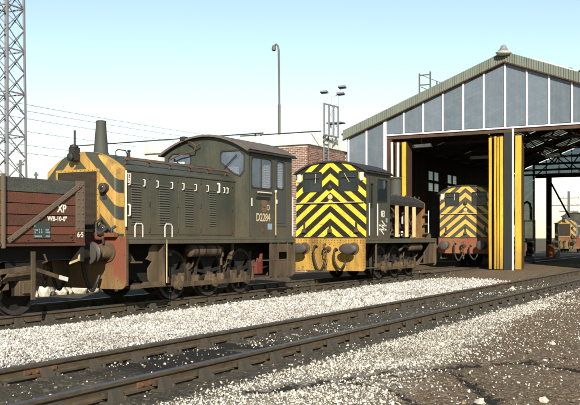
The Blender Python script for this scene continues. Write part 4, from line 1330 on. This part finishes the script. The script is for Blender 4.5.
def build_cab_loco(label, x, beam, chev, side, n, group, detail=True):
    """cab-first shunter: local x = 0 at the buffer beam under the cab"""
    t = thing("shunting_locomotive", label, "locomotive", (x, 12.06, 0), 0, group)
    LEN, HW, FZ = 6.45, 1.25, 1.31
    MB().box(.0, LEN, -HW, HW, FZ-.05, FZ).build("footplate", M['footplate'], t, bevel=.006)
    for s in (-1, 1): MB().box(.02, LEN-.02, min(s*1.21, s*1.24), max(s*1.21, s*1.24), FZ-.14, FZ-.052).build("valance", M['footplate'], t)
    zb = .30 if beam == 'beam_yellow' else .62
    bl = [(u, min(v, FZ+.01)) for u, v in rr(-1.26, 1.26, zb, FZ+.2, .10, 5)]
    for bx, nm in ((-.035, 0), (LEN+.002, 1)):
        o = MB().prism(bl, None, (bx, 0, 0), (0, 1, 0), (0, 0, 1), .033).build("buffer_beam", M[beam if nm == 0 else 'under_tan'], t, bevel=.006)
        rv = MB()
        for k in range(25):
            y = -1.2+k*.1
            for z in (FZ-.05, FZ-.13): rv.rivet((bx if nm == 0 else bx+.033, y, z), (-1 if nm == 0 else 1, 0, 0), .016)
        for y in (-1.21, -.62, -.5, -.22, .22, .5, .62, 1.21):
            for k in range(9):
                z = FZ-.2-k*.09
                if z > zb+.06: rv.rivet((bx if nm == 0 else bx+.033, y, z), (-1 if nm == 0 else 1, 0, 0), .016)
        rv.build("rivets", M['rust'] if beam == 'beam_yellow' else M[beam], o, kind="stuff")
        d = -1 if nm == 0 else 1
        for s in (-1, 1): buffer_(t, bx if nm == 0 else bx+.033, s*.865, 1.0, beam != 'beam_yellow', d)
        coupling(t, bx, .98, d)
        hose(t, bx, .42, 1.05, d); hose(t, bx, -.30, .95, d, 'black', .6)
    MB().box(-.04, .0, -1.28, 1.28, FZ+.012, FZ+.06).build("front_sill", M['black'], t)
    # cab
    C0, C1, CH, EZ, CZ, P = .06, 2.02, 1.23, 3.40, 3.74, 2.6
    front = [rr(-.97, -.31, 2.82, 3.43, .07), rr(.31, .97, 2.82, 3.43, .07)]
    sides = [rr(.42, .62, 2.3, 3.05, .04), rr(.95, 1.80, 2.5, 3.22, .08)]
    rear = [rr(-1.08, -.62, 2.95, 3.35, .06), rr(.62, 1.08, 2.95, 3.35, .06)]
    cab_walls(t, C0, C1, CH, FZ+.002, EZ, CZ, P, front, rear, sides, chev, side, side, .04, 'glass_dark')
    cab_roof(t, C0-.05, C1+.08, CH+.02, EZ+.005, CZ, P, 'black')
    MB().tube([(C0-.06, -1.18, 2.45), (C0-.06, 1.18, 2.45)], .018, 8).build("front_handrail", M['cream'], t, 60)
    b = MB()
    for y in (-1.15, -.4, .4, 1.15): b.tube([(C0, y, 2.45), (C0-.06, y, 2.45)], .014, 6)
    b.build("rail_stanchions", M['black'], t)
    MB().lathe((C0, 0, 2.63), (-1, 0, 0), [(0, .085), (.02, .085), (.03, .06)], 18).build("lamp_disc", M['cream'], t, 40)
    MB().lathe((C0, 0, 2.93), (-1, 0, 0), [(0, .09), (.07, .08), (.09, .05)], 14).build("whistle_box", M['black'], t, 40)
    for s in (-1, 1):
        MB().box(C0-.05, C0-.002, min(s*1.04, s*1.17), max(s*1.04, s*1.17), 3.12, 3.38).build("marker_lamp", M['white'], t, bevel=.015)
        MB().bar((C0-.03, s*.5, 3.38), (C0-.03, s*.60-.08, 3.08), .018, .018).build("wiper", M['cream'], t)
        MB().bar((C0-.05, s*.64, 3.25), (C0+.3, s*.64, 3.25), .5, .02).build("sun_visor", M['buffer_grey'], t)
    for y in (-.92, .0, .92):
        lamp_bracket(t, C0, y, 1.52)
        MB().box(C0-.09, C0-.002, y-.06, y+.06, 1.50, 1.62).build("lamp_box", M['buffer_grey'], t, bevel=.01)
    # cab side fittings
    for (xa, xb, za, zc_) in ((.30, .33, FZ+.05, 3.3), (.74, .77, FZ+.05, 3.3)): MB().box(xa, xb, -CH-.014, -CH-.001, za, zc_).build("door_beading", M['black'], t)
    for xx in (.20, .85): MB().tube([(xx, -CH-.06, FZ+.1), (xx, -CH-.06, 2.42)], .02, 8).build("door_handrail", M['white'], t, 60)
    if n:
        text(n, .30, "cab_number", M['lettering'], t, (1.42, -CH-.004, 2.1), bold=.02)
        b = MB(); cx, cz = 1.40, 1.67
        for (p, q) in (((-.30, .065), (.30, .065)), ((-.30, -.065), (.30, -.065)), ((-.08, .22), (.20, .065)), ((.08, -.22), (-.20, -.065)), ((-.17, .065), (.17, -.065))):
            b.bar((cx+p[0], -CH-.004, cz+p[1]), (cx+q[0], -CH-.004, cz+q[1]), .006, .048, (0, 0, 1))
        b.build("double_arrow", M['lettering'], t)
        MB().box(1.66, 1.80, -CH-.005, -CH-.001, 1.84, 1.98).build("data_panel", M['wire'], t)
    # bonnet with its side doors standing open
    HB, ZS, ZC = .92, 2.62, 2.90; X0, X1 = C1+.002, 6.1
    top = arc(HB, ZS, ZC, 2.4, 16)
    o = [(y, z+.04) for y, z in reversed(top)]
    MB().loft([[(x_, y, z) for y, z in [(-HB, ZS-.16)] + top + [(HB, ZS-.16), (HB-.04, ZS-.16)] + [(y*.95, z-.05) for y, z in reversed(top)] + [(-HB+.04, ZS-.16)]] for x_ in (X0, X1)]).build("bonnet_top", M['black'], t, 35)
    MB().prism([(-HB, FZ+.01), (HB, FZ+.01)] + list(reversed(arc(HB, ZS, ZC+.01, 2.4, 16))), None, (X1+.002, 0, 0), (0, 1, 0), (0, 0, 1), .08).build("bonnet_end", M['rust_pale'], t, bevel=.01)
    MB().box(X0, X1, -.05, .05, ZC+.001, ZC+.03).build("bonnet_strip", M['rust'], t)
    b = MB()
    for k in range(9): b.lathe((X0+.25+k*.44, -HB+.1, ZS+.17), (0, 0, 1), [(0, .04), (.05, .04), (.07, .02)], 8)
    b.build("bonnet_catches", M['steel_worn'], t, 40)
    MB().lathe((5.55, 0, 2.80), (0, 0, 1), [(0, .24), (.08, .21), (.72, .20), (.74, .24), (.80, .24), (.81, .17), (.7, .15)], 24).build("chimney", M['green_top'], t, 35)
    px = [2.36, 3.25, 4.18, 4.90]
    for k, xx in enumerate(px):
        MB().box(xx, xx+.06, -HB-.10, -HB+.02, FZ+.06, ZS-.17).build("bonnet_door", M['cream'], t, bevel=.006)
        MB().box(xx, xx+.06, HB-.02, HB+.10, FZ+.06, ZS-.17).build("bonnet_door", M['black'], t)
    MB().box(X0+.2, X1-.3, -.45, .45, FZ+.01, 2.35).build("engine", M['void'], t)
    b = MB()
    for k in range(6):
        x_ = X0+.35+k*.62
        b.lathe((x_, -.46, 1.75), (0, -1, 0), [(0, .13), (.12, .13), (.16, .07)], 12)
        b.box(x_-.1, x_+.12, -.62, -.44, 2.0, 2.22)
        b.tube([(x_, -.55, 1.4), (x_+.1, -.6, 1.62), (x_+.22, -.55, 1.9)], .03, 6)
    b.build("engine_fittings", M['steel_worn'], t, 40)
    for x_, z_, w, h in ((2.85, 2.28, .14, .22), (2.75, 1.5, .2, .12), (3.7, 2.2, .16, .3), (3.8, 1.42, .22, .10), (4.55, 2.0, .14, .34), (4.5, 1.48, .24, .2), (3.0, 1.75, .10, .14)):
        MB().box(x_, x_+w, -.78, -.62, z_-h/2, z_+h/2).build("engine_cover", M['white'], t, bevel=.02)
    for k, (xa, za, xb, zb) in enumerate(((2.5, 1.5, 3.1, 2.3), (3.05, 2.35, 3.9, 1.9), (3.4, 1.45, 4.1, 1.55), (3.5, 1.6, 3.6, 2.4), (4.3, 1.5, 4.75, 2.35), (4.4, 2.2, 5.2, 1.7), (5.0, 1.45, 5.6, 2.2))):
        MB().tube(smooth([(xa, -.70, za), (xa+.1, -.80, za+.02), ((xa+xb)/2, -.82, (za+zb)/2), (xb-.05, -.78, zb), (xb, -.66, zb)], 3), .030, 6).build("engine_pipe", M['rust' if k % 2 else 'steel_worn'], t, 60)
    # ladder irons at the bonnet end
    b = MB()
    for z in (1.5, 1.85, 2.2): b.box(X1-.18, X1+.10, -HB-.12, -HB-.02, z-.03, z+.03)
    b.build("end_steps", M['under_tan'], t)
    MB().tube([(X1+.02, -HB-.16, 1.52), (X1+.02, -HB-.16, 2.35)], .018, 8).build("end_handrail", M['white'], t, 60)
    MB().lathe((X1+.24, -.98, FZ), (0, 0, 1), [(0, .11), (.15, .11), (.19, .05), (.5, .05), (.52, .02)], 12).build("sand_filler", M['under_tan'], t, 40)
    # under the footplate
    running_gear(t, [2.06, 3.41, 4.76], 0, LEN, FZ-.05)
    MB().lathe((4.2, -1.0, 1.0), (1, 0, 0), [(0, .06), (.05, .12), (.10, .13), (1.15, .13), (1.2, .06)], 18).build("air_tank", M['under_tan'], t, 40)
    MB().tube([(3.4, -1.02, .92), (3.8, -1.02, 1.06), (4.2, -1.02, 1.0)], .05, 8).build("exhaust_pipe", M['under_tan'], t, 60)
    for s in (-1, 1):
        b = MB()
        b.prism([(5.3, .42), (6.40, .42), (6.40, 1.18), (6.05, 1.18), (5.3, .80)], None, (0, s*1.18, 0), (1, 0, 0), (0, 0, 1), .012)
        b.box(5.3, 6.42, min(s*1.22, s*.98), max(s*1.22, s*.98), .39, .42)
        for xx in (5.95, 6.38): b.box(xx-.02, xx+.02, s*1.18-.03, s*1.18+.03, .42, 1.18)
        b.build("footsteps", M['under_tan'], t, bevel=.004)
        b = MB()
        b.box(.05, 1.0, min(s*1.22, s*.98), max(s*1.22, s*.98), .37, .40)
        for xx in (.08, .98): b.box(xx-.02, xx+.02, s*1.18-.03, s*1.18+.03, .40, 1.18)
        b.build("footsteps", M['under_tan'], t, bevel=.004)
    return t

loco_03 = build_cab_loco("shunting locomotive with bright yellow and black chevron cab and yellow buffer beam", 24.14, 'beam_yellow', 'chev_black', 'green', "03", "shunting locomotives at the shed")
loco_shed = build_cab_loco("shunting locomotive with red buffer beam and striped cab standing inside the shed doorway", 38.1, 'beam_red', 'chev_grey', 'green', None, "shunting locomotives at the shed")
loco_far = copy_tree(loco_green, None, ("cab_number", "crest", "crest_ring"))
loco_far.location = (82.0, 16.3, 0)
loco_far.rotation_euler.z = 0
loco_far["label"] = "dark locomotive with striped nose beyond the far doorway of the shed"
# ------------------------------------------------------------------ open wagon at the left edge
def build_wagon():
    t = thing("open_wagon", "open wooden wagon of red planks with a bare grey top plank lettered XP", "wagon", (11.75, 12.1, 0))
    XL, HW = -5.35, 1.2
    zs = [1.245, 1.385, 1.53, 1.726, 1.916, 2.105, 2.355]
    mats = ['plank_red2', 'plank_red', 'plank_red2', 'plank_red', 'plank_red', 'plank_grey']
    D0, D1 = -3.40, -1.96                              # the side door
    for s in (-1, 1):
        for k, m in enumerate(mats):
            for (a, b_) in ((XL, D0-.02), (D0+.0, D1-.0), (D1+.02, 0)):
                q = R.uniform(-.005, .005)
                y0 = s*(HW+q); y1 = s*(HW-.06)
                mm = m
                if k < 5 and b_ == 0 and s < 0: mm = ['plank_red2', 'plank_red2', 'plank_red', 'plank_red', 'plank_red', m][k]
                MB().box(a, b_, min(y0, y1), max(y0, y1), zs[k]+.006, zs[k+1]-.006).build("plank", M[mm], t, bevel=.005)
        MB().box(XL, -.0, min(s*(HW-.065), s*(HW-.08)), max(s*(HW-.065), s*(HW-.08)), zs[0], zs[-1]-.02).build("side_lining", M['black'], t)
    for xe in (XL, 0):
        for k, m in enumerate(mats):
            sg = 1 if xe == 0 else -1
            a, b_ = xe-sg*.06, xe
            MB().box(min(a, b_), max(a, b_), -HW+.085, HW-.085, zs[k]+.006, zs[k+1]-.006).build("plank", M[m], t, bevel=.005)
    MB().box(XL, 0, -HW+.09, HW-.09, 1.20, 1.243).build("floor", M['black'], t)
    s = -1; Y = -HW-.006
    # corner plate with bolts, diagonal strap, door posts
    for yy, w in ((Y, -1), (-Y, 1)):
        cp = MB().box(-.215, .012, min(yy, yy+w*.014), max(yy, yy+w*.014), 1.46, zs[-1]+.01).build("corner_plate", M['strap'], t, bevel=.004)
        rv = MB()
        for k in range(7):
            for x in (-.16, -.05): rv.rivet((x, yy+w*.014, 1.52+k*.13), (0, w, 0), .02)
        rv.build("bolts", M['rust'], cp)
        MB().box(-.225, .014, min(yy, yy+w*.012), max(yy, yy+w*.012), 1.235, 1.456).build("corner_bracket", M['plank_red2'], t, bevel=.004)
        sp = MB().bar((-1.80, yy+w*.022, 1.28), (-.10, yy+w*.022, 2.30), .022, .085).build("diagonal_strap", M['strap'], t, bevel=.004)
        rv = MB()
        for k in range(6):
            f = .04+k*.184; rv.rivet((-1.80+1.7*f, yy+w*.033, 1.28+1.02*f), (0, w, 0), .018)
        rv.build("bolts", M['rust'], sp)
        for x in (D0-.09, D1+.02):
            MB().box(x, x+.05, min(yy, yy+w*.06), max(yy, yy+w*.06), 1.16, zs[-1]+.03).build("door_post", M['strap'], t, bevel=.006)
        for x in (D0+.3, D1-.35):
            MB().box(x, x+.06, min(yy, yy+w*.012), max(yy, yy+w*.012), 1.25, 2.25).build("door_strap", M['strap'], t)
        hg = MB()
        for k in range(5): hg.rivet((D1-.06, yy, 1.35+k*.22), (0, w, 0), .022)
        hg.build("door_bolts", M['rust'], t)
    MB().box(XL, .01, -HW-.035, -HW+.05, 1.19, 1.236).build("curb_rail", M['plank_red'], t, bevel=.005)
    MB().box(XL, .01, HW-.05, HW+.035, 1.19, 1.236).build("curb_rail", M['plank_red'], t)
    # lettering
    text("XP", .19, "lettering", M['lettering'], t, (-.56, Y-.003, 1.845), bold=.03, sx=.95)
    text("WB-10-0\"", .115, "lettering", M['lettering'], t, (-.67, Y-.003, 1.665), bold=.03)
    text("6·5", .13, "lettering", M['lettering'], t, (-.11, Y-.020, 1.385), bold=.03)
    pn = MB().box(-1.23, -.84, Y-.012, Y, 1.325, 1.61).build("number_panel", M['board'], t, bevel=.003)
    b = MB(); r = random.Random(3)
    for (u0, u1, v) in ((.03, .12, .91), (.03, .10, .74), (.04, .22, .50), (.30, .38, .52), (.44, .52, .52), (.70, .94, .52), (.04, .12, .35), (.30, .38, .36), (.44, .52, .36), (.70, .94, .36), (.04, .50, .12), (.70, .94, .12)):
        x = -1.23+u0*.39
        while x < -1.23+u1*.39-.012:
            w = r.uniform(.012, .024)
            b.box(x, x+w, Y-.015, Y-.0125, 1.325+(v-.055)*.285, 1.325+(v+.055)*.285); x += w+.010
    b.build("stencilled_figures", M['wire'], pn, kind="stuff")
    rv = MB()
    for x in (-.30, -.8, -1.35): rv.rivet((x, Y, 1.30), (0, -1, 0), .018)
    rv.rivet((-.33, Y, 1.36), (0, -1, 0), .03)
    rv.build("plank_bolts", M['steel_worn'], t)
    # underframe
    for yy in (-.92, .92):
        MB().box(XL+.05, -.05, yy-.05, yy+.05, .93, 1.19).build("sole_bar", M['under'], t)
    MB().box(-.07, .02, -1.2, 1.2, .90, 1.185).build("headstock", M['under'], t)
    MB().box(XL-.02, XL+.07, -1.2, 1.2, .90, 1.185).build("headstock", M['under'], t)
    for ax in (-1.25, -4.10):
        MB().cyl((ax, -.98, .47), (ax, .98, .47), .065, seg=12).build("axle", M['under'], t)
        for s in (-1, 1):
            b = MB(); y0, y1 = s*.70, s*.82
            b.lathe((ax, y0, .47), (0, s, 0), [(0, .40), (.03, .40), (.035, .2), (.09, .14), (.13, .14)], 28)
            w = b.build("wheel", M['under'], t, 35)
            r_ = MB(); r_.ring_y(ax, .47, min(y0, y1), max(y0, y1), .40, .47, 32); r_.ring_y(ax, .47, (y0 if s > 0 else y0-.03), (y0+.03 if s > 0 else y0), .42, .497, 32)
            r_.build("tyre", M['steel_worn'], w, 35)
            b = MB()
            b.box(ax-.15, ax+.15, min(s*.88, s*1.06), max(s*.88, s*1.06), .34, .60); b.box(ax-.10, ax+.10, min(s*1.06, s*1.10), max(s*1.06, s*1.10), .38, .56)
            b.build("axle_box", M['under_tan'], t, bevel=.01)
            for k in range(5):
                MB().box(ax-.46+k*.07, ax+.46-k*.07, min(s*.93, s*1.02), max(s*.93, s*1.02), .605+.032*k, .632+.032*k).build("leaf_spring", M['under_tan'], t)
            b = MB().prism([(ax-.36, .93), (ax-.20, .34), (ax-.15, .34), (ax-.15, .62), (ax+.15, .62), (ax+.15, .34), (ax+.20, .34), (ax+.36, .93)], None, (0, s*.92, 0), (1, 0, 0), (0, 0, 1), .02)
            b.build("axle_guard", M['under'], t)
    # brake lever with its vertical guide, brake gear
    b = MB(); yb = -1.19
    b.bar((-2.95, yb, .70), (-1.26, yb, .82), .03, .085)
    b.bar((-1.26, yb, .82), (-.62, yb, .64), .03, .07)
    b.build("brake_lever", M['under_tan'], t, bevel=.005)
    MB().bar((-.62, yb, .64), (-.40, yb, .585), .034, .075).build("lever_grip", M['white'], t, bevel=.005)
    MB().box(-1.30, -1.21, yb-.05, yb-.02, .28, 1.10).build("lever_guide", M['under_tan'], t, bevel=.005)
    b = MB()
    b.bar((-2.7, -1.0, .45), (-1.6, -1.0, .52), .05, .12); b.bar((-1.9, -1.0, .36), (-1.55, -1.0, .72), .05, .08)
    b.prism([(-1.74, .28), (-1.63, .30), (-1.60, .66), (-1.70, .66)], None, (0, -.80, 0), (1, 0, 0), (0, 0, 1), .10)
    b.build("brake_gear", M['under_tan'], t, bevel=.005)
    b = MB()
    b.tube([(-2.2, -1.1, .95), (-2.0, -1.12, .80), (-1.9, -1.1, .9)], .02, 6)
    b.build("safety_loop", M['under_tan'], t)
    MB().tube([(-.9, -1.12, 1.05), (-.85, -1.14, .92), (-.95, -1.14, .9)], .02, 6).build("safety_loop", M['under_tan'], t)
    b = MB()
    b.prism([(-.02, 1.16), (.04, 1.16), (-.04, .93), (-.32, .86), (-.30, .90), (-.10, .95)], None, (0, -1.15, 0), (1, 0, 0), (0, 0, 1), .03)
    b.build("lamp_bracket", M['cream'], t)
    for s in (-1, 1):
        buffer_(t, .02, s*.865, 1.03, True, 1, .50); buffer_(t, XL-.02, s*.865, 1.03, True, -1, .50)
    coupling(t, .02, 1.0, 1)
    return t
build_wagon()

# white-washed stones lying beyond the track under the wagon, dark mound added behind to black out the gap
def lumpy(r, k, sq=(1, 1, 1)):
    bm = bmesh.new(); bmesh.ops.create_icosphere(bm, subdivisions=2, radius=1)
    rr_ = random.Random(k); f = [rr_.uniform(1, 3) for _ in range(6)]
    b = MB(); vs = []
    for v in bm.verts:
        c = v.co
        q = 1 + .16*sin(f[0]*c.x*2+f[3]) + .14*sin(f[1]*c.y*2.5+f[4]) + .12*sin(f[2]*c.z*3+f[5])
        q *= rr_.uniform(.88, 1.12)
        vs.append((c.x*q*r*sq[0], c.y*q*r*sq[1], c.z*q*r*sq[2]))
    fs = [tuple(v.index for v in f_.verts) for f_ in bm.faces]
    bm.free()
    return b.add(vs, fs)
for k, (x, y, r, nm) in enumerate(((15.75, 16.3, .15, "leftmost thin white stone lying beyond the track beneath the red wagon"),
                    (16.17, 16.3, .25, "large round white stone beside the thin one beneath the red wagon"),
                    (16.72, 16.3, .19, "white stone in the middle of the row beneath the red wagon"),
                    (17.03, 16.35, .14, "small white stone right of the middle one beneath the red wagon"),
                    (17.42, 16.3, .26, "broad white stone second from the right beneath the red wagon"),
                    (17.95, 16.3, .21, "rightmost white stone of the row beside the locomotive beam"))):
    o = lumpy(r, 40+k, (1, .8, .95)).build("white_stone", M['stone_white'], None, None, loc=(x, y, -.19+r*.55))
    tag(o, nm, "stone", "white stones beyond the wagon")

def added_dark_mound():
    b = MB(); r = random.Random(8)
    n = 26; m = 12; vs = []; fs = []
    for i in range(n+1):
        x = 4+i*1.05
        for j in range(m+1):
            y = 16.9+j*.4
            e = max(0, 1-((j-m/2)/(m/2))**2)*max(0, min(1, i/3, (n-i)/3))
            vs.append((x+r.uniform(-.1, .1), y+r.uniform(-.1, .1), -.28+1.45*e*(.85+.2*r.random())))
    for i in range(n):
        for j in range(m):
            a = i*(m+1)+j
            fs.append((a, a+1, a+m+2, a+m+1))
    o = b.add(vs, fs).build("added_dark_mound", M['added_mound_black'])
    tag(o, "long low black mound added beyond the wagon and first locomotive as a dark backdrop", "added mound")
added_dark_mound()
# ------------------------------------------------------------------ loose stones
def stones(name, label, n, box, dens, smin, smax, mat, lift=.3, seed=1):
    """crushed stones, eight flat faces each, joined into one object"""
    g = np.random.default_rng(seed)
    x = g.uniform(box[0], box[1], n); y = g.uniform(box[2], box[3], n)
    ca, sa = cos(AZ), sin(AZ)
    d = x*ca + y*sa; rgt = x*sa - y*ca
    ok = (d > 6.5) & (np.abs(rgt) < d*.40+1.0)
    # fewer, slightly larger stones with distance
    keep = dens(x, y)*np.clip(15/np.maximum(d, 1), .35, 1)
    ok &= g.random(n) < keep
    x, y, d = x[ok], y[ok], d[ok]; m = len(x)
    size = g.uniform(smin, smax, m)*(1+.9*g.random(m)**6)*np.clip(d/15, 1, 1.5)
    base = np.array([(1,0,0),(-1,0,0),(0,1,0),(0,-1,0),(0,0,1),(0,0,-1)], float)
    faces = np.array([(0,2,4),(2,1,4),(1,3,4),(3,0,4),(2,0,5),(1,2,5),(3,1,5),(0,3,5)])
    v = base[None] + g.uniform(-.42, .42, (m, 6, 3))
    sc = g.uniform(.55, 1.15, (m, 1, 3)); sc[..., 2] *= .8
    v = v*sc
    q = g.normal(size=(m, 4)); q /= np.linalg.norm(q, axis=1)[:, None]
    w, a, b, c = q.T
    Rm = np.stack([np.stack([1-2*(b*b+c*c), 2*(a*b-c*w), 2*(a*c+b*w)], -1),
                   np.stack([2*(a*b+c*w), 1-2*(a*a+c*c), 2*(b*c-a*w)], -1),
                   np.stack([2*(a*c-b*w), 2*(b*c+a*w), 1-2*(a*a+b*b)], -1)], 1)
    v = np.einsum('nij,nkj->nki', Rm, v)*size[:, None, None]*.5
    z = gz(x, y) + size*lift*g.uniform(-.3, 1.2, m)
    v += np.stack([x, y, z], -1)[:, None]
    f = (faces[None] + np.arange(m)[:, None, None]*6).reshape(-1, 3)
    me = bpy.data.meshes.new(name)
    me.vertices.add(m*6); me.vertices.foreach_set("co", v.reshape(-1))
    me.loops.add(f.size); me.loops.foreach_set("vertex_index", f.reshape(-1).astype(np.int32))
    me.polygons.add(len(f)); me.polygons.foreach_set("loop_start", np.arange(0, f.size, 3, dtype=np.int32))
    me.update(calc_edges=True)
    me.materials.append(mat)
    o = link_mesh(name, me)
    return tag(o, label, "gravel", None, "stuff")

def n01(x, y, f=1.0): return .5+.5*np.clip(wob(x*f, y*f)*1.8, -1, 1)

def d_strip(x, y):
    e = .45*(n01(x, y, 1.2)-.5) + .12*(n01(x, y, 4)-.5)
    return sm(7.3, 7.85, y+e)*(1-sm(10.1, 10.65, y+e))*(1-sm(25, 28.6, x+4*(n01(x, y, .5)-.5)))
stones("ballast_chippings", "broad strip of white limestone chippings between the two tracks", 185000, (2.5, 30, 7.2, 10.7), d_strip, .019, .041, M['chip'], .35, 11)

def d_front(x, y):
    yb = .115*x + 2.25 + .7*(n01(x, y, .9)-.5)
    full = sm(-.35, .45, y-yb)*(1-sm(4.62, 4.85, y))
    spread = .115*np.exp(-np.maximum(yb-y, 0)/1.5)*(y < 4.8)*(.3+1.4*n01(x, y, 2.2))
    return np.clip(np.maximum(full*(.55+.45*n01(x, y, 3)), spread), 0, 1)*(.05+.95*sm(.5, 1.5, shadow_line_d(x + .06*wob(x*11, y*11), y + .06*wob(y*11, x*11))))
stones("gravel", "white gravel spilled along the front of the nearest track", 170000, (3.5, 27, .2, 4.9), d_front, .013, .034, M['chip_dirty'], .35, 12)

def d_inner(x, y):
    p = n01(x+3, y*2, 1.6)
    return np.where((y > 4.7) & (y < 7.5), .22*sm(.35, .8, p) + .02, 0)
stones("scattered_chippings", "pale chippings scattered between the rails of the nearest track", 30000, (3, 30, 4.7, 7.5), d_inner, .015, .035, M['chip_dirty'], .3, 13)
stones("scattered_chippings", "few pale chippings on the dark ballast under the locomotives", 9000, (8, 34, 10.4, 13.8),
       lambda x, y: .10*sm(.4, .9, n01(x, y, 1.1)) + .015, .022, .05, M['chip_dirty'], .3, 14)
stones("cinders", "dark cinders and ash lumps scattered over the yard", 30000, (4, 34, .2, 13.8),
       lambda x, y: np.where((y > 10.5) | (y < 7.4), .35, .02)*(.3+.7*n01(x, y, 2))*(1+1.5*(shadow_line_d(x, y) < 1.3)), .015, .040, stone_mat("cinder", L(.04, .034, .027), L(.12, .10, .072), L(.02, .018, .015)), .3, 15)

stones("clods", "brown lumps of trodden dirt scattered over the right of the yard", 75000, (4, 34, -2, 4.9),
       lambda x, y: np.where(y < .115*x+2.6, .30, .05)*(.25+.75*n01(x, y, 1.7)), .010, .034, stone_mat("clod", L(.105, .068, .038), L(.20, .14, .082), L(.055, .037, .023)), .25, 16)

for k, (x, y, r, nm) in enumerate(((7.45, 2.22, .046, "largest white stone in the right foreground cinders"),
                    (7.86, 1.75, .042, "white stone near the bottom right corner of the cinders"),
                    (10.6, 2.35, .035, "small white stone on the brown dirt right of the painted shadow lines"),
                    (24.3, 6.3, .075, "white stone lying between the rails of the nearest track"),
                    (30.2, 7.0, .08, "white stone beside the rails in front of the yellow posts"),
                    (12.2, 2.6, .04, "pale stone on the brown dirt at the right edge"))):
    z = float(gz(np.array([x]), np.array([y]))[0])
    o = lumpy(r, 70+k, (1, 1, .8)).build("loose_stone", M['stone_white'], None, None, loc=(x, y, z+r*.5))
    tag(o, nm, "stone", "loose white stones in the yard")
